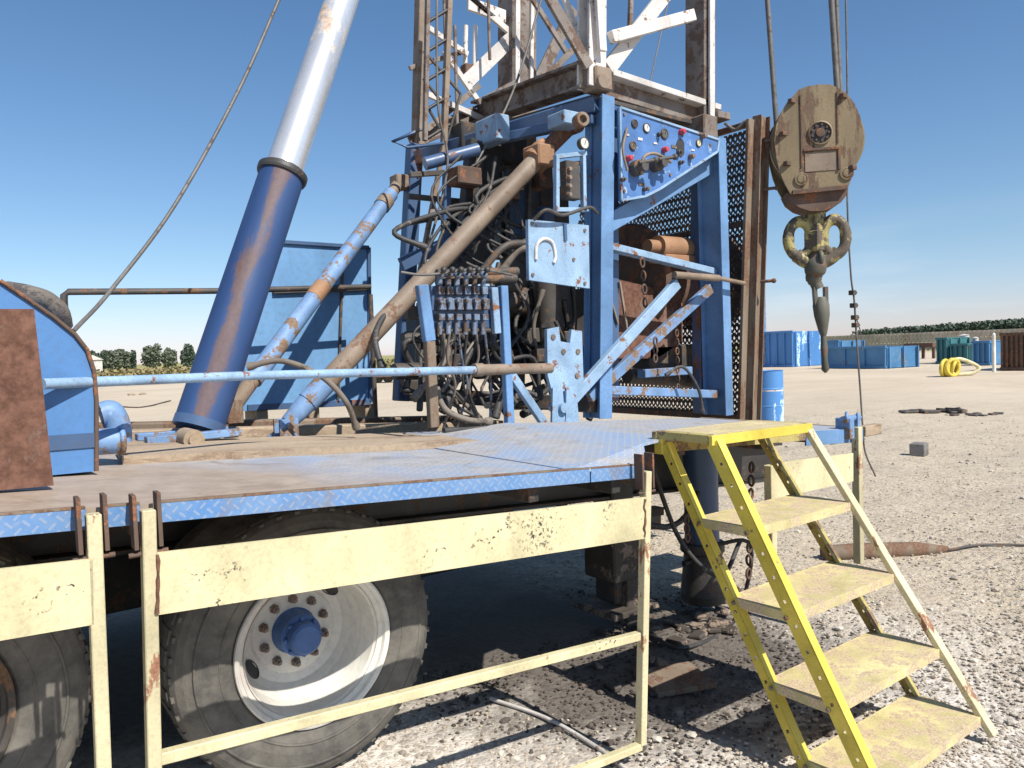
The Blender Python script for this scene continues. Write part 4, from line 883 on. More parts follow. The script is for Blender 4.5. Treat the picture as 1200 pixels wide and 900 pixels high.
# diagonals
def flat(x0, y0, x1, y1, v, w, mat='white_worn', v1=None, d=.03): return mleg(x0, y0, x1, y1, v, w, d, 'lattice_brace', mat, v1=v1)
flat(713, 80, 790, -20, fv-.05, .12)
flat(716, 44, 812, 18, fv-.11, .09, d=.06)
flat(690, 78, 640, -10, fv-.06, .09, 'mast_grey')
flat(545, 98, 620, 25, VB_-.05, .13)
flat(548, 4, 592, 20, VB_-.05, .12)
flat(628, 100, 672, 10, VB_-.1, .12, 'mast_grey')
flat(520, 60, 560, 118, VB_-.05, .05)
flat(480, 80, 545, 60, VB_, .04, 'mast_grey')
flat(740, -30, 738, 40, fv-.12, .035, 'mast_grey')
flat(706, 60, 700, -30, fv-.12, .07)
for a_ in ((500, 152, 562, 100, 5.95, .05, 'mast_grey'), (498, 30, 548, 64, 5.95, .05, 'white_worn'), (612, -20, 664, 62, 5.6, .05, 'mast_grey'), (655, -20, 684, 60, 4.5, .05, 'white_worn'), (500, 110, 590, 150, 5.9, .05, 'white_worn'), (530, -20, 600, 40, 5.95, .06, 'white_worn'), (560, 120, 606, 96, 5.8, .05, 'mast_grey'), (640, 90, 700, 30, 4.9, .05, 'mast_grey')):
    flat(*a_[:6], a_[6])
mb = MB(); hp = [at(694, 106, v=fv), at(832, 142, v=fv), at(770, 140, v=5.7), at(560, 146, v=5.9)]; mb.prism([p-Z*.06 for p in hp], (0, 0, .03)); mb.build('crown_floor', 'dark', MS)
for x, y in ((520, 0), (533, 60), (571, -20)): mb = MB(); mb.tube(at(x, y-30, v=5.8), at(x+3, y+90, v=5.8), .016, n=6); mb.build('hanger_rod', 'mast_grey', MS)
for x in (545, 556): mb = MB(); mb.tube(at(x, 78, v=VB_), at(x+1, 30, v=VB_), .022, n=8); mb.build('hanger_rod', 'white_worn', MS)
mb = MB(); mb.box(at(548, 84, v=VB_), (.1, .1, .12)); mb.build('sheave_bracket', 'rust', MS)
mb = MB(); mb.box(at(820, 160, v=fv), (.18, .25, .3)); mb.box(at(839, 138, v=fv-.05), (.16, .18, .06)); mb.build('leg_shoe', 'mast_grey', MS)
# narrow climbing ladder on the left leg
CLB = thing('climbing_ladder', at(500, 300, v=5.6), 'narrow rusty climbing ladder bolted along the left mast leg', 'ladder')
mb = MB(); mb.beam(at(528, -40, v=5.5), at(520, 170, v=5.5), .045, .05); mb.beam(at(520, 170, v=5.5), at(490, 330, v=5.5), .035, .04); mb.build('rail', 'tan_pipe', CLB)
mb = MB(); mb.beam(at(502, -40, v=5.5), at(498, 165, v=5.5), .035, .04); mb.build('rail', 'mast_grey', CLB)
for k in range(5):
    y = 10+k*34; mb = MB(); mb.tube(at(501, y+16, v=5.5), at(527, y, v=5.5), .014, n=8); mb.build('rung', 'black_steel', CLB)
for (x0, y0, x1, y1) in ((496, 92, 522, 125), (498, 120, 515, 150), (497, 60, 540, 110), (540, 110, 515, 190)):
    mb = MB(); mb.beam(at(x0, y0, v=5.52), at(x1, y1, v=5.52), .018, .02); mb.build('ladder_brace', 'dark', CLB)
mb = MB(); mb.path([at(486, 155, v=5.6), at(460, 166, v=5.6), at(478, 173, v=5.6), at(520, 168, v=5.4)], .014, 6); mb.build('cage_hoop', 'blue_deep', CLB)
# cables beside the mast
for pts in ([(512, -20), (513, 120), (524, 200), (490, 330)], [(640, -20), (600, 110), (545, 215)]):
    mb = MB(); mb.path(spline([at(x, y, v=5.0) for x, y in pts]), .01, 6)
    tag(mb.build('winch_line', 'wire'), 'steel line running down inside the mast towards the tangle of hoses' if pts[0][0] > 600 else 'steel line hanging beside the narrow climbing ladder', 'cable')
mb = MB(); mb.path([at(788, -20, v=5.2), at(762, 95, v=5.2), at(753, 130, v=4.9)], .007, 6); tag(mb.build('winch_line', 'wire'), 'thin line coming down between the near and right mast legs', 'cable')

# ================================================================== machinery inside the frame
DW = thing('drawworks', at(770, 470, v=5.0), 'brown drawworks winch with orange housing behind the diagonal braces', 'winch')
c = at(778, 330, v=5.1)
mb = MB(); mb.tube(c-U*.5, c+U*.6, .42, n=32); mb.build('drum', 'rust', DW)
for k in (-.5, .6): mb = MB(); mb.lathe(c+U*k, U, [(-.02, 0), (-.02, .5), (.03, .52), (.05, .5), (.05, 0)], 36); mb.build('drum_flange', 'rust_dark', DW)
mb = MB(); c2 = at(790, 291, v=4.6); mb.tube(c2-U*.22, c2+U*.16, .1, n=20); mb.tube(c2-U*.34, c2-U*.22, .06, n=14); mb.box(c2+Vector((-.02, 0, -.1)), (.4, .2, .06)); mb.build('brake_motor', 'orange', DW)
mb = MB(); mb.prism([at(x, y, v=4.75) for x, y in ((714, 325), (800, 345), (800, 400), (770, 420), (714, 420))], (0, .08, 0)); mb.build('guard_cover', 'rust', DW)
mb = MB(); mb.beam(at(724, 380, v=4.4), at(714, 345, v=4.4), .015, .02); mb.beam(at(735, 388, v=4.4), at(726, 330, v=4.4), .018, .02); mb.build('brake_lever', 'tan_pipe', DW)
mb = MB(); mb.box(at(790, 420, v=5.0), (1.2, .5, .25)); mb.tube(at(735, 440, v=4.7), at(810, 445, v=4.7), .07, n=14); mb.build('gearbox', 'dark', DW)
mb = MB(); mb.box(at(780, 436, v=4.55), (.6, .1, .07)); mb.build('tie_bar', 'blue_worn', DW)

PU = thing('hydraulic_power_unit', at(590, 470, v=5.1), 'oily dark engine and pump cluster behind the valve bank', 'engine')
mb = MB(); mb.box(at(560, 400, v=5.4), (1.1, .5, .5)); mb.box(at(630, 360, v=5.2), (.5, .4, 1.1)); mb.build('engine_block', 'black_steel', PU)
mb = MB(); mb.tube(at(545, 360, v=5.0), at(640, 352, v=5.0), .12, n=18); mb.tube(at(640, 330, v=4.8), at(648, 440, v=4.8), .11, n=16); mb.tube(at(500, 400, v=5.2), at(500, 470, v=5.2), .09, n=14); mb.build('pump', 'dark', PU)
mb = MB(); mb.box(at(577, 154, v=5.0), (.13, .3, .2)); mb.build('junction_box', 'blue_pale', PU)
mb = MB(); mb.beam(at(556, 165, v=5.1), at(540, 330, v=5.1), .12, .1); mb.beam(at(575, 170, v=5.2), at(560, 330, v=5.2), .18, .1); mb.build('exhaust_duct', 'black_steel', PU)
mb = MB(); mb.beam(at(524, 200, v=5.1), at(520, 330, v=5.1), .06, .05); mb.tube(at(498, 192, v=5.1), at(560, 175, v=5.0), .05, n=12); mb.beam(at(470, 310, v=5.1), at(530, 282, v=5.1), .1, .04); mb.build('rail_bar', 'blue_deep', PU)
mb = MB(); mb.box(at(610, 250, v=5.1), (.16, .1, .55)); mb.box(at(640, 270, v=5.2), (.12, .1, .4)); mb.build('side_rail', 'blue_deep', PU)
for x, y, v, sz in ((548, 165, 5.5, (.3, .3, .22)), (585, 178, 5.4, (.4, .3, .24)), (645, 265, 5.35, (.34, .15, .7)), (668, 400, 5.1, (.22, .2, .9)), (590, 250, 5.5, (.2, .2, .8)), (530, 300, 5.5, (.12, .12, .9))):
    mb = MB(); mb.box(at(x, y, v=v), sz); mb.build('housing_box', 'black_steel', PU)
for x0, y0, x1, y1 in ((480, 205, 700, 190), (478, 230, 560, 238), (480, 262, 600, 240), (560, 190, 545, 330), (592, 190, 600, 320), (620, 210, 616, 340), (640, 350, 690, 345), (476, 400, 520, 396), (630, 180, 660, 250), (575, 300, 690, 292)):
    mb = MB(); v = rnd.uniform(5.0, 5.6); mb.beam(at(x0, y0, v=v), at(x1, y1, v=v), rnd.choice((.03, .04, .06)), .04); mb.build('pipe_support', 'dark', PU)
for x, y, v, sz in ((545, 208, 5.0, (.22, .16, .14)), (632, 200, 5.0, (.14, .2, .3)), (600, 225, 4.9, (.1, .1, .12))): mb = MB(); mb.box(at(x, y, v=v), sz); mb.build('filter_housing', 'rust_dark', PU)
for k in range(34):
    mb = MB(); x = rnd.uniform(475, 690); y = rnd.uniform(330, 478); s_ = rnd.uniform(.03, .12)
    p = at(x, y, v=rnd.uniform(4.7, 5.4))
    if k % 2: mb.box(p, (s_*1.6, s_, s_*1.2))
    else: mb.tube(p-U*s_, p+U*s_, s_*.6, n=10)
    mb.build('pump_fitting', 'dark', PU)

# hoses: every one its own thing
def hose(pts, r, mat, label, group=None):
    q_ = spline(pts, 7); n_ = len(q_); mb = MB(); mb.path(q_, [r*1.45 if (i < 2 or i > n_-3) else r for i in range(n_)], 8); o = mb.build('hydraulic_hose', mat); return tag(o, label, 'hose', group)
HL = 'oily rubber hose looping through the tangle between the valve bank and the mast leg'
for k in range(44):
    x0 = rnd.uniform(505, 690); y0 = rnd.uniform(300, 400); x1 = x0+rnd.uniform(-70, 70); x1 = max(452, min(690, x1)); y1 = rnd.uniform(455, 492)
    va, vb = rnd.uniform(4.5, 5.3), rnd.uniform(4.35, 5.0)
    mid = at((x0+x1)/2+rnd.uniform(-45, 45), rnd.uniform(390, 470), v=(va+vb)/2)
    e = at(x1, y1, v=vb); e.z = max(e.z, deck_z(e.x)+.02); mid.z = max(mid.z, deck_z(mid.x)+.03)
    hose([at(x0, y0, v=va), at(x0+rnd.uniform(-18, 18), (y0*2+y1)/3, v=(va*2+vb)/3), mid, e], rnd.choice((.009, .012, .016, .022)), 'hose' if rnd.random() < .85 else 'hose_dusty', HL, 'hoses in the tangle behind the valve bank')
for k in range(16):
    x0 = rnd.uniform(540, 640); y0 = rnd.uniform(175, 250); x1 = x0+rnd.uniform(-60, 60); y1 = rnd.uniform(290, 340)
    hose([at(x0, y0, v=5.0), at(x0-rnd.uniform(10, 60), (y0+y1)/2-20, v=4.9), at(x1-rnd.uniform(-20, 40), y1-20, v=4.8), at(x1, y1, v=4.7)], rnd.choice((.009, .013, .018)), 'hose', 'black rubber hose looping through the upper frame behind the tan diagonal pipe', 'hoses in the upper frame')
hose([at(448, 432, v=4.4), at(440, 400, v=4.5), at(447, 375, v=4.6), at(470, 352, v=4.7)], .02, 'hose', 'single black hose curling out left of the blue corner leg')
hose([at(290, 430, v=4.5), at(330, 423, v=4.4), at(375, 440, v=4.3), at(405, 470, v=4.25), at(418, 502, v=4.3)], .017, 'hose_dusty', 'dusty hose arching over the blue rail and down to the plank')
hose([at(585, 322, v=4.6), at(610, 292, v=4.5), at(640, 296, v=4.4), at(655, 262, v=4.3)], .027, 'hose_dusty', 'thick dusty hose rising beside the light blue plate')
hose([at(555, 330, v=4.6), at(590, 290, v=4.5), at(620, 285, v=4.5)], .028, 'dark', 'thick black hose beside the tan diagonal pipe')
hose([at(510, 455, v=4.05), at(522, 480, v=4.0), at(548, 492, v=3.95), at(575, 494, v=3.95)], .02, 'hose_dusty', 'dusty hose drooping from the left valve stand leg to the deck')
hose([at(520, 505, v=3.9), at(600, 500, v=3.92), at(640, 505, v=3.9)], .014, 'hose', 'thin hose lying along the deck below the valve stand')
hose([at(780, 440, v=4.2), at(800, 430, v=4.15), at(818, 455, v=4.1), at(824, 484, v=4.1)], .013, 'hose', 'thin black hose curving down inside the right frame leg')

# chains
def chain(a, b, r, label, mat='rust_dark', sag=0, t=.005):
    a, b = Vector(a), Vector(b); L = (b-a).length; n = max(3, int(L/(r*2.6))); mb = MB()
    for i in range(n):
        f = (i+.5)/n; p = a.lerp(b, f)-Z*sag*4*f*(1-f); ax_ = U if i % 2 else V_
        mb.ring(p, ax_, r*1.05, t, 10, 5, .62, b-a)
    o = mb.build('chain', mat); tag(o, label, 'chain'); return o
chain(at(752, 300, v=4.22), at(757, 362, v=4.22), .035, 'heavy chain hanging from the upper cross beam', t=.009)
chain(at(768, 395, v=4.12), at(768, 425, v=4.12), .03, 'short chain below the crossing braces', t=.009)
chain(at(793, 385, v=4.3), at(795, 470, v=4.3), .028, 'chain hanging beside the right blue frame leg', t=.007)
chain(at(881, 540, v=2.9), at(877, 680, v=2.9), .03, 'long dark chain hanging under the platform through the ladder', t=.009)
chain(at(804, 604, v=2.95), at(806, 635, v=2.95), .025, 'short dark chain end left of the ladder', t=.008)

# ================================================================== MESH SCREEN
SU = 5.75
MP = thing('mesh_screen', at(890, 480, u=SU), 'tall expanded metal screen in a rusty frame right of the tower', 'screen')
zt, zb = at(888, 142, u=SU).z, deck_z(SU)+.02
va, vb = at(888, 142, u=SU).y, 6.4; lean = at(877, 478, u=SU).y-va
mb = MB(); cw, chh = .052, .088; nc = int((vb-va)/cw); nr = int((zt-zb)/chh)
for i in range(nc):
    for j in range(nr):
        c = Vector((SU, va+(i+.5)*cw+(j % 2)*cw/2+lean*(1-(j+.5)/nr), zb+(j+.5)*chh))
        for s1 in (-1, 1):
            a = c+Vector((0, s1*cw/2*.95, 0)); 
            for s2 in (-1, 1):
                b = c+Vector((0, 0, s2*chh/2*1.9)); b = Vector((SU, c.y, c.z+s2*chh*.5*1.0)); 
                d = (b-a).normalized(); n_ = Vector((0, -d.z, d.y))*.0125
                mb.add([a-n_-U*.003, a+n_+U*.003, b+n_+U*.003, b-n_-U*.003], [[0, 1, 2, 3]])
mb.build('mesh', 'mesh_dark', MP, weld=False)
mb = MB(); mb.hbeam((SU, va-.04+lean, zb), (SU, va-.04, zt+.03), .09, .13, .012, U); mb.build('frame_post', 'rust_beam', MP)
mb = MB(); mb.beam((SU-.1, va+lean, zb), (SU-.1, va-.0, zt), .03, .09, U); mb.build('frame_post', 'rust_beam', MP)
mb = MB(); mb.beam((SU, va, zt), (SU, vb, zt), .05, .05, U); mb.build('frame_rail', 'rust_dark', MP)
mb = MB(); mb.beam((SU, va+lean, zb+.03), (SU, vb, zb+.03), .06, .05, U); mb.beam((SU, va, (zt+zb)/2+.45), (SU, vb, (zt+zb)/2+.45), .05, .04, U); mb.build('frame_rail', 'rust_dark', MP)
mb = MB()
for k, y in enumerate((165, 222, 330)): p = at(896-(y-165)*.03, y, u=SU-.02); mb.tube(p, p+Vector((.05, -.1, .0)), .014, n=8); mb.ball(p+Vector((.05, -.1, 0)), .022, 8)
mb.build('lock_pin', 'rust_dark', MP)
mb = MB(); mb.path(spline([at(850, 145, u=SU-.05), at(862, 152, u=SU-.1), at(875, 142, u=SU-.08), at(882, 160, u=SU-.06), at(878, 190, u=SU-.05)]), .014); tag(mb.build('rope_coil', 'hose_dusty'), 'old cable draped over the top of the rusty mesh screen', 'cable')

# ================================================================== TRAVELLING BLOCK
bc = at(955, 180, v=3.75); n_ = Vector((-.80, -.6, 0)).normalized()   # face towards the yard
n_ = Vector((-.72, -.70, 0)).normalized(); s_ = Vector((-n_.y, n_.x, 0)); s_ = s_ if s_.dot(rt) > 0 else -s_
depth = (bc-CAM).dot(fw); k_ = depth/F
dn = (at(959, 300, v=3.75)-bc); dn = -Z
TB = thing('travelling_block', bc-Z*1.7, 'greasy brown travelling block hanging with its big hook above the yard', 'pulley block')
def bp_(x, y, off=0): return bc+s_*((x-956)*k_*.9)-Z*((y-180)*k_*.975)+n_*off
prof = [(926, 118), (938, 109), (972, 109), (985, 116), (1000, 135), (1008, 160), (1001, 190), (992, 222), (988, 228), (920, 230), (908, 205), (903, 160), (911, 136)]
prof = [(926, 116), (932, 110), (942, 107), (956, 106), (970, 107), (980, 112), (990, 119), (999, 132), (1005, 146), (1008, 162), (1006, 178), (1001, 194), (996, 210), (991, 224), (988, 229), (920, 231), (913, 218), (907, 203), (903, 186), (901, 166), (904, 148), (911, 133), (918, 123)]
mb = MB(); mb.prism([bp_(x, y, .17) for x, y in prof], -n_*.02); mb.prism([bp_(x, y, -.17) for x, y in prof], n_*.02); o = mb.build('side_plate', 'block', TB)
mb = MB(); c_ = bp_(956, 168); mb.lathe(c_, n_, [(-.13, .1), (-.14, .42), (-.11, .44), (-.09, .40), (-.03, .39), (-.03, .43), (.03, .43), (.03, .39), (.09, .40), (.11, .44), (.14, .42), (.13, .1)], 40); 
# the sheave is a little smaller than the plates
for i, p in enumerate(mb.v): mb.v[i] = c_+(p-c_)*.86
mb.build('sheave', 'block', TB)
mb = MB(); low = [(916, 228), (991, 226), (988, 236), (982, 243), (972, 249), (958, 252), (944, 251), (931, 246), (921, 238)]; mb.prism([bp_(x, y, .14) for x, y in low], -n_*.28); mb.build('lower_housing', 'rust_dark', TB)
mb = MB(); mb.prism([bp_(x, y, .176) for x, y in ((938, 184), (976, 184), (976, 206), (938, 206))], -n_*.006); mb.build('name_plate', 'tan_pipe', TB)
mb = MB(); mb.beam(bp_(936, 181, .18), bp_(979, 181, .18), .02, .02, n_); mb.beam(bp_(979, 181, .18), bp_(979, 206, .18), .02, .02, n_); mb.beam(bp_(922, 229, .178), bp_(988, 227, .178), .035, .02, n_); mb.beam(bp_(934, 116, .175), bp_(934, 200, .175), .012, .012, n_); mb.beam(bp_(978, 116, .175), bp_(978, 175, .175), .012, .012, n_); mb.build('rib', 'rust_dark', TB)
mb = MB(); mb.lathe(bp_(957, 162, .0), n_, [(.172, .098), (.185, .098), (.188, .088), (.176, .084)], 28); mb.build('axle_boss', 'block', TB)
mb = MB(); mb.lathe(bp_(957, 162, .0), n_, [(.174, .086), (.1745, .0)], 28); h_ = mb.build('axle_hole', 'black_steel', TB)
mb = MB()
for i in range(9): t = 2*math.pi*i/9; mb.lathe(bp_(957, 162, .175)+(s_*math.cos(t)+Z*math.sin(t))*.066, n_, [(0, .012), (.012, .01), (.012, 0)], 6)
mb.lathe(bp_(957, 162, .174), n_, [(0, .04), (.02, .036), (.022, 0)], 14)
mb.build('axle_bolt', 'rust_dark', TB)
for x, y in ((933, 214), (988, 211)):
    mb = MB(); mb.lathe(bp_(x, y, .17), n_, [(0, .055), (.014, .055), (.016, .042), (.012, .04), (.02, .03), (.02, 0)], 18); mb.build('pin_cap', 'block', TB)
mb = MB()
for x, y in ((923, 123), (985, 122), (995, 205), (912, 160), (916, 195)): mb.box(bp_(x, y, .18), (.06, .04, .035)); 
mb.build('lug', 'rust_dark', TB)
# hook assembly
mb = MB(); mb.box(bp_(955, 262), (.13, .13, .28)); mb.box(bp_(956, 285), (.17, .14, .18)); mb.build('shank', 'hook_yellow', TB)
mb = MB(); mb.ring(bp_(935, 281), n_, .15, .05, 26, 10, .62); mb.ring(bp_(978, 281), n_, .15, .05, 26, 10, .62); mb.path(spline([bp_(930, 300), bp_(945, 309), bp_(966, 309), bp_(982, 299)]), .06, 10); mb.build('bail', 'hook_yellow', TB)
mb = MB(); mb.path(spline([bp_(957, 298, .02), bp_(954, 315, .02), bp_(952, 328), bp_(957, 342)]), [.05, .055, .06, .065, .07, .08, .085, .09, .09, .09, .09, .09, .085, .08, .07, .07, .07, .07, .06, .06, .05, .05, .05, .05, .05][:25], 12); mb.ring(bp_(958, 306, .06), s_, .05, .02); mb.build('swivel', 'hook_dark', TB)
mb = MB()
for s2 in (-1, 1): mb.beam(bp_(959, 340, 0)+s_*s2*.045, bp_(960, 368, 0)+s_*s2*.04, .03, .08, n_)
mb.path([bp_(960, 352), bp_(960, 362), bp_(961, 375), bp_(962, 392), bp_(962.5, 398)], [.05, .07, .065, .04, .028], 12)
mb.path([bp_(962.5, 396), bp_(963, 415), bp_(963.5, 428), bp_(964, 440), bp_(964, 444)], [.022, .03, .024, .033, .008], 10); mb.build('hook_shackle', 'hook_dark', TB)
# cables carrying the block
for x0, x1, yb, r in ((902, 910, 140, .022), (981, 987, 108, .026), (987, 991, 118, .02)):
    mb = MB(); a = bp_(x1, yb, -.05); b = a+Vector((0, 0, 0))+s_*((x0-x1)*k_*1.3)+Z*((yb+40)*k_*1.15); mb.tube(b, a, r, n=8)
    tag(mb.build('hoist_line', 'wire'), {902: 'thick hoist cable down to the left shoulder of the block', 981: 'inner hoist cable down to the right shoulder of the block', 987: 'outermost hoist cable running down to the right of the block'}[x0], 'cable')
CL = thing('tag_line', at(1020, 556, v=3.3), 'thin loose cable with clamps hanging beside the hook down past the platform', 'cable')
cl = [(990, -60), (993, 110), (993, 235), (997, 320), (1001, 352), (1004, 400), (1008, 455), (1011, 500), (1014, 530), (1026, 558)]
mb = MB(); mb.path(spline([at(x, y, v=4.4) for i, (x, y) in enumerate(cl)]), .010, 6); mb.build('line', 'wire', CL)
for y in (343, 358, 372, 381):
    p = at(999+(y-343)*.09, y, v=4.4); mb = MB(); mb.box(p, (.06, .06, .05)); mb.tube(p-s_*.035, p+s_*.045, .01, n=6); mb.build('clamp', 'dark', CL)
mb = MB(); mb.path(spline([at(1003, 370, v=4.4), at(1009, 392, v=4.4), at(1010, 410, v=4.4)]), .006, 6); mb.build('tail', 'wire', CL)

# ================================================================== YARD OBJECTS
# blue barrel
p = gnd(902, 500); p = Vector((p.x, p.y, p.z))
bd = at(902, 440, v=10.5); r = (14.8/F)*((bd-CAM).dot(fw))
ux, uy = bd.x, bd.y; g0 = ground_z(ux, uy)
BR = thing('oil_drum', (ux, uy, g0), 'blue oil drum with a white band standing behind the platform', 'drum')
zt = at(902, 434, v=10.5).z
mb = MB(); H_ = zt-g0; mb.lathe((ux, uy, g0), Z, [(0, r*.98), (H_*.33, r), (H_*.34, r*1.03), (H_*.36, r), (H_*.64, r), (H_*.66, r*1.03), (H_*.68, r), (H_-.02, r), (H_, r*1.03), (H_, r*.97), (H_-.02, r*.95), (H_-.02, 0)], 32); mb.build('body', 'yard_blue', BR)
mb = MB(); zb_ = at(902, 458, v=10.5).z; mb.lathe((ux, uy, zb_), Z, [(0, r*1.004), (.07, r*1.004)], 32); mb.build('band', 'white_worn', BR)

def pbox(x0, x1, ytop, ybot, depth_, mat, name, par, label=None, rot=0):
    a, b = gnd(x0, ybot), gnd(x1, ybot); 
    return a, b
def skip(name, x0, x1, ybot, ytop, dep, label, cat, mat, right_bright=True, ribs=4, open_top=True, group=None, yb2=None):
    a = gnd(x0, ybot); b = gnd(x1, ybot if yb2 is None else yb2)
    dist = (a-CAM).dot(fw); h = (ybot-ytop)/F*dist
    e = (b-a); e.z = 0; nrm = Vector((-e.y, e.x, 0)).normalized(); nrm = nrm if nrm.dot(fw) > 0 else -nrm
    T = thing(name, (a+b)/2, label, cat, group)
    z0 = min(a.z, b.z); A = Vector((a.x, a.y, z0)); B = Vector((b.x, b.y, z0))
    mb = MB(); t = .06
    ex = e.normalized()
    for p0, p1 in ((A, B), (A+nrm*dep, B+nrm*dep)): mb.beam(p0+Z*h/2, p1+Z*h/2, h, t, nrm)
    for p0 in (A+ex*t, B-ex*t): mb.beam(p0+nrm*t+Z*h/2, p0+nrm*(dep-t)+Z*h/2, h, t, ex)
    mb.prism([A+Z*(h*.0+.1), B+Z*.1, B+nrm*dep+Z*.1, A+nrm*dep+Z*.1], Z*-.05)
    if not open_top: mb.prism([A+Z*h, B+Z*h, B+nrm*dep+Z*h, A+nrm*dep+Z*h], Z*.05)
    mb.build('shell', mat, T)
    mb = MB(); n = ribs; L = e.length
    for k in range(n+1):
        q = A+ex*(.1+(L-.2)*k/n)-nrm*.08; mb.beam(q, q+Z*h, .1, .09, nrm)
    q = B+ex*.08
    for k in range(3): mb.beam(q+nrm*(.1+(dep-.2)*k/2), q+nrm*(.1+(dep-.2)*k/2)+Z*h, .1, .09, ex)
    mb.beam(A-nrm*.1+Z*h, B-nrm*.1+Z*h, .14, .12, nrm); mb.beam(A-nrm*.1+Z*.08, B-nrm*.1+Z*.08, .14, .12, nrm); mb.build('rib', mat, T)
    return T
skip('storage_container', 876, 931, 430, 391, 3.0, 'tall blue steel container left of the hook tip', 'container', 'yard_blue', ribs=6)
skip('storage_container', 933, 985, 425, 401, 2.5, 'darker blue low tank half hidden behind the hook', 'container', 'yard_blue_dark', ribs=3)
skip('storage_container', 968, 1040, 431.5, 408, 2.6, 'long low blue open tank standing right of the thin cable', 'container', 'yard_blue_dark', ribs=3, yb2=432)
# teal machinery, blue unit, rusty bin
skip('pump_skid', 1098, 1112, 426, 397, 2, 'narrow teal cabinet at the head of the yard machinery', 'machine', 'teal', ribs=2, open_top=False)
skip('pump_skid', 1114, 1136, 426, 404, 3, 'low dark teal pump skid beside the teal cabinet', 'machine', 'teal', ribs=3, open_top=False)
skip('pump_skid', 1140, 1162, 428, 401, 3, 'blue engine skid between teal machinery and rusty bin', 'machine', 'yard_blue_dark', ribs=3, open_top=False)
skip('waste_bin', 1173, 1225, 434, 392, 3, 'dark rusty brown steel bin at the right edge', 'bin', 'rust_dark', ribs=8)
def standing(name, x0, x1, ybot, ytop, label, cat, mat, w=.5):
    a = gnd((x0+x1)/2, ybot); dist = (a-CAM).dot(fw); h = (ybot-ytop)/F*dist; w_ = (x1-x0)/F*dist
    mb = MB(); mb.tube(a, a+Z*h, w_/2, w_/2*.9, 12); mb.lathe(a+Z*h, Z, [(0, w_*.5), (.05, w_*.3), (h*.05, 0)], 12)
    return tag(mb.build(name, mat), label, cat)
standing('white_tank', 1124, 1136, 424, 393, 'small white upright tank behind the teal pump skid', 'tank', 'white_worn')
standing('white_tank', 1140, 1147, 424, 396, 'slim white vessel beside the blue engine skid', 'tank', 'white_worn')
standing('pipe_post', 1163, 1167, 436, 392, 'pink pipe post left of the rusty bin', 'post', 'rim')
standing('vent_pipe', 893, 899, 430, 343, 'grey vertical pipe rising above the tall blue container', 'pipe', 'blue_worn')
# trestle of dark timber
a, b = gnd(1062, 420), gnd(1096, 420); h = 15/F*(a-CAM).dot(fw)
TS = thing('pipe_trestle', (a+b)/2, 'dark trestle with crossed legs left of the teal machinery', 'trestle')
mb = MB(); mb.beam(a+Z*h, b+Z*h, .35, .5); mb.build('top_beam', 'rust_dark', TS)
for f0, f1 in ((0, .35), (.35, 0), (.6, .6), (.95, .95)): mb = MB(); mb.beam(a.lerp(b, f0), a.lerp(b, f1)+Z*h, .2, .2); mb.build('leg', 'rust_dark', TS)
# yellow coil of hose
yc = gnd(1118, 441); dist = (yc-CAM).dot(fw); s0 = dist/F
YH = thing('yellow_hose', yc, 'yellow coiled hose bundle with a loose pale loop lying on the gravel', 'hose')
mb = MB(); rd = rt0
for k in range(7):
    c_ = yc+rd*(rnd.uniform(-6, 6)*s0)+Z*(10*s0); mb.ring(c_+V_*k*.05, (rnd.uniform(-.4, .4), -1, rnd.uniform(-.3, .3)), rnd.uniform(7, 11)*s0, 2.2*s0, 16, 6)
mb.build('coil', 'yellow', YH)
mb = MB(); mb.path(spline([yc+rd*x*s0+Z*z*s0+V_*.2 for x, z in ((2, 18), (12, 20), (24, 16), (35, 9), (28, 3), (14, 2), (0, 3))]), 2.2*s0, 8); mb.build('loop', 'cream', YH)
# stone slab pile, block, pipe
def rubble(name, x, y, n, spread, size, label, cat, mat, flat_=.35):
    mb = MB(); c_ = gnd(x, y)
    for k in range(n):
        q = c_+rt0*rnd.uniform(-spread, spread)+Vector((rnd.uniform(-.25, .25), rnd.uniform(-.25, .25), 0)); s2 = rnd.uniform(.5, 1)*size
        m = Matrix.Rotation(rnd.uniform(0, 6), 3, 'Z') @ Matrix.Rotation(rnd.uniform(-.2, .2), 3, 'X')
        mb.box(q+Z*s2*flat_*.3, (s2, s2*rnd.uniform(.5, .9), s2*flat_*rnd.uniform(.4, 1)), m, .05)
    return tag(mb.build(name, mat), label, cat)
rubble('scrap_pile', 1096, 483, 18, .55, .4, 'low heap of dark slabs and scrap lying on the gravel', 'scrap', 'dark', .3)
rubble('scrap_pile', 1146, 486, 14, .35, .22, 'thin scatter of dark scrap right of the slab heap', 'scrap', 'dark', .25)
c_ = gnd(1077, 533); m = Matrix.Rotation(R(12), 3, 'Z')
mb = MB(); mb.box(c_+Z*.09, (.26, .22, .2), m, .02); tag(mb.build('concrete_block', 'stone'), 'small dark grey block sitting alone on the gravel', 'block')
a, b = gnd(965, 655), gnd(1110, 645); a.z += .05; b.z += .03
mb = MB(); mb.path([a, a.lerp(b, .3), a.lerp(b, .75)+Z*-.01, b+Z*-.02], [.065, .075, .07, .03], 14); tag(mb.build('rusty_pipe', 'rust_beam'), 'rusty pipe half buried in the gravel beyond the ladder', 'pipe')
mb = MB(); mb.path(spline([gnd(1110, 646)+Z*.01, gnd(1150, 640)+Z*.012, gnd(1205, 640)+Z*.01]), .012, 6); tag(mb.build('buried_cable', 'dark'), 'thin dark cable on the gravel trailing right from the rusty pipe', 'cable')
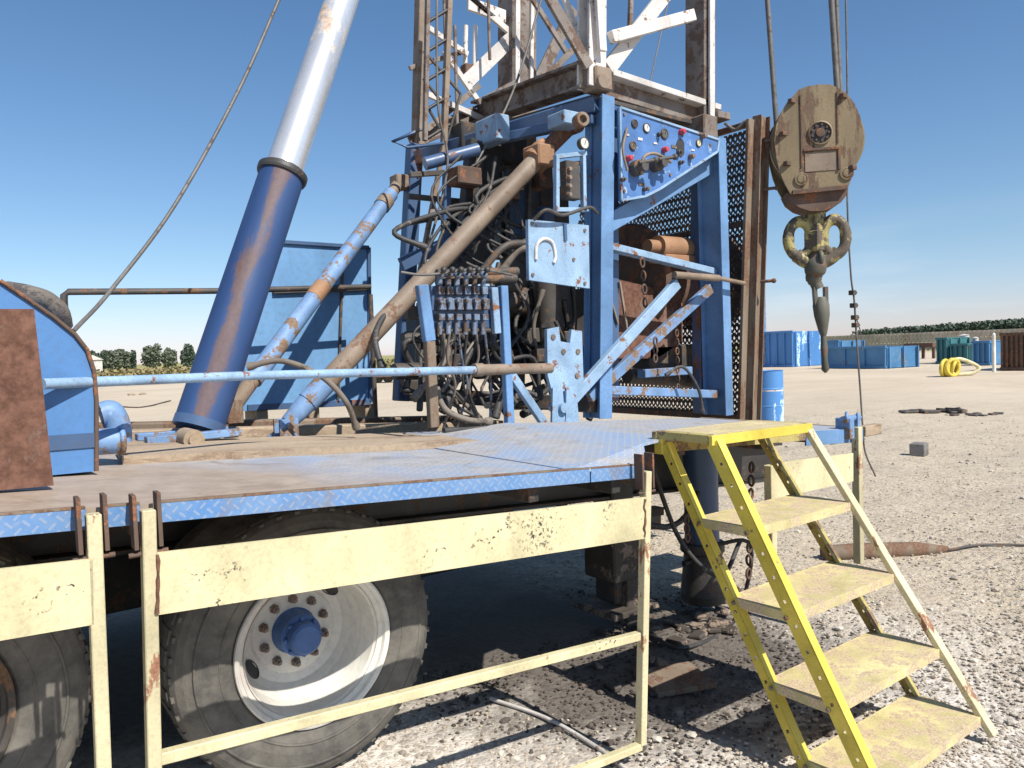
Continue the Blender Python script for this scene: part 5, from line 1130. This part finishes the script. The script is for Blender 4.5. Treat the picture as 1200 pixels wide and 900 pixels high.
mb = MB(); mb.path(spline([gnd(575, 822)+Z*.015, gnd(640, 845)+Z*.015, gnd(700, 880)+Z*.015, gnd(745, 915)+Z*.015]), .01, 6); tag(mb.build('ground_hose', 'white_worn'), 'thin white hose lying on the pale ground beside the rear wheel', 'hose')
rubble('scrap_pile', 158, 463, 8, .5, .35, 'little tan heap of scrap seen above the blue rail at the left', 'scrap', 'wood', .4)
mb = MB(); mb.path(spline([gnd(200, 470)+Z*.02, gnd(160, 478)+Z*.02, gnd(110, 472)+Z*.02]), .03, 6); tag(mb.build('drag_line', 'dark'), 'dark line lying on the pale ground beyond the blue cabinet', 'cable')
# oily debris behind the ladder
for x, y, n, sp, sz, lb in ((800, 740, 26, .38, .13, 'oily clods and rags heaped behind the ladder foot'), (880, 700, 22, .3, .1, 'dark clods strewn around the black jack foot'), (740, 800, 10, .2, .12, 'dark lumps beside the square foot plate')):
    rubble('oily_debris', x, y, n, sp, sz, lb, 'debris', 'grease', .4)
c_ = gnd(790, 800); m = Matrix.Rotation(R(-20), 3, 'Z')
mb = MB(); mb.box(c_+Z*.02, (.35, .3, .03), m); tag(mb.build('base_mat', 'rust_beam'), 'brown timber mat on the ground behind the ladder', 'mat')
hose([gnd(760, 745)+Z*.02, gnd(800, 765)+Z*.03, gnd(860, 735)+Z*.04, at(880, 640, v=2.9), at(830, 640, v=3.1)], .013, 'hose', 'black hose curling on the oily ground behind the ladder')

# ================================================================== FAR SCENERY
def distp(x, dist):   # ground point under image column x at a given range
    d = fw+rt*((x-600)/F); d.z = 0; d.normalize(); p = d*dist; return Vector((p.x, p.y, -.1))
# long pale fence
FN = thing('yard_fence', distp(1050, 110), 'long pale plank fence running across the back of the yard', 'fence')
a, b = distp(930, 118), distp(1215, 100)
for k in range(60):
    p = a.lerp(b, k/59); mb = MB(); mb.box(p+Z*1.0, (.22, .22, 2.3)); mb.build('post', 'fence', FN)
mb = MB(); 
for z_ in (.3, .75, 1.2, 1.65, 2.0): mb.beam(a+Z*z_, b+Z*z_, .4, .08)
mb.build('planks', 'fence', FN)
def leaves(mb, c, rx, rz, n, ls):
    for i in range(n):
        while True:
            q = Vector((rnd.uniform(-1, 1), rnd.uniform(-1, 1), rnd.uniform(-1, 1)))
            if .25 < q.length < 1: break
        p = c+Vector((q.x*rx, q.y*rx, q.z*rz)); d = Vector((rnd.uniform(-1, 1), rnd.uniform(-1, 1), rnd.uniform(-1, 1))).normalized(); e = d.orthogonal().normalized()*ls*rnd.uniform(.6, 1.3); f = d.cross(e)*rnd.uniform(.5, 1)
        mb.add([p-e, p-f, p+e, p+f], [[0, 1, 2, 3]])
def tree(x, dist, ytop, w, label, mat='leaf'):
    g = distp(x, dist); hor = 427-(x-150)*.036; h = (hor-ytop)/F*dist*1.0+1.8
    T = thing('tree', g, label, 'tree', 'trees beyond the yard at the left')
    mb = MB(); mb.path([g, g+Z*h*.35, g+Z*h*.6+U*.2], [.22, .16, .08], 7)
    for k in range(4): t = k*1.6; mb.path([g+Z*h*(.3+.07*k), g+Z*h*(.55+.08*k)+Vector((math.cos(t), math.sin(t), 0))*w*.3], [.09, .03], 5)
    mb.build('trunk', 'bark', T)
    mb = MB()
    for k in range(9):
        t = rnd.uniform(0, 6.3); rr = rnd.uniform(.1, .6)*w*.5
        leaves(mb, g+Z*h*rnd.uniform(.45, .85)+Vector((math.cos(t)*rr, math.sin(t)*rr, 0)), w*rnd.uniform(.12, .2), h*rnd.uniform(.1, .17), 130, .2)
    leaves(mb, g+Z*h*.5, w*.32, h*.33, 420, .24)
    mb.build('crown', mat, T, weld=False)
S = 130/F
for x, yt, wpx, lb, mt in ((112, 412, 14, 'small dark tree just right of the blue cabinet', 'leaf_dark'), (122, 413, 18, 'low dark round tree at the left end of the row', 'leaf_dark'), (135, 409, 24, 'grey green tree second in the far row', 'leaf'), (150, 412, 12, 'thin upright tree in a gap of the far row', 'leaf'), (157, 411, 8, 'narrow dark cypress-like tree of the far row', 'leaf_dark'), (180, 404, 30, 'broadest and tallest tree of the far row', 'leaf'), (200, 406, 22, 'rounded tree right of the tallest one', 'leaf'), (221, 403, 20, 'dark tree half hidden by the big cylinder', 'leaf_dark'), (262, 408, 26, 'tree seen between the cylinder and the blue tank', 'leaf')):
    tree(x, 130, yt, wpx*S*1.15, lb, mt)
# far wood line on the right and brush at the left
mb = MB(); a, b = distp(1010, 330), distp(1230, 270)
for k in range(170):
    f = k/169; p = a.lerp(b, f); leaves(mb, p+Z*(2.4+f*1.2), 4.2, 2.3+rnd.uniform(0, .35), 60, .55)
tag(mb.build('far_wood', 'leaf_dark', weld=False), 'dark green belt of trees on the right horizon', 'wood', kind='stuff')
mb = MB(); a, b = distp(70, 112), distp(470, 112)
for k in range(200):
    p = a.lerp(b, rnd.random())+V_*rnd.uniform(-3, 6); leaves(mb, p+Z*.5, 1.4, .8, 22, .25)
for k in range(140):
    p = distp(880, 150).lerp(distp(1010, 150), rnd.random()); leaves(mb, p+Z*.6, 2, .9, 20, .4)
tag(mb.build('brush', 'grass_far', weld=False), 'dry yellow green brush along the edge of the yard', 'brush', kind='stuff')
# distant low shed and rust-red vehicle bed beyond, seen under the machinery
a = gnd(455, 448); TRK = thing('pickup_bed', a, 'rusty red flatbed parked beyond the machinery left of the tower', 'flatbed')
dist = (a-CAM).dot(fw); s1 = dist/F; e_ = rt0
mb = MB(); mb.beam(a-e_*20*s1+Z*9*s1, a+e_*75*s1+Z*9*s1, 5*s1, 1.5, V_); mb.build('bed', 'rust', TRK)
mb = MB(); 
for k in (-12, 0, 45, 60): mb.lathe(a+e_*k*s1+Z*5*s1, V_, [(-.2, 0), (-.2, 5*s1), (.2, 5*s1), (.2, 0)], 16)
mb.build('wheel', 'tyre', TRK)
mb = MB(); g = distp(109, 128); mb.box(g+Z*1.3, (2.4, 2.4, 2.6)); mb.prism([g+Vector((-1.4, -1.4, 2.6)), g+Vector((1.4, -1.4, 2.6)), g+Vector((0, -1.4, 3.3))], (0, 2.8, 0)); tag(mb.build('shed', 'white_worn'), 'tiny white shed beyond the blue cabinet', 'shed')
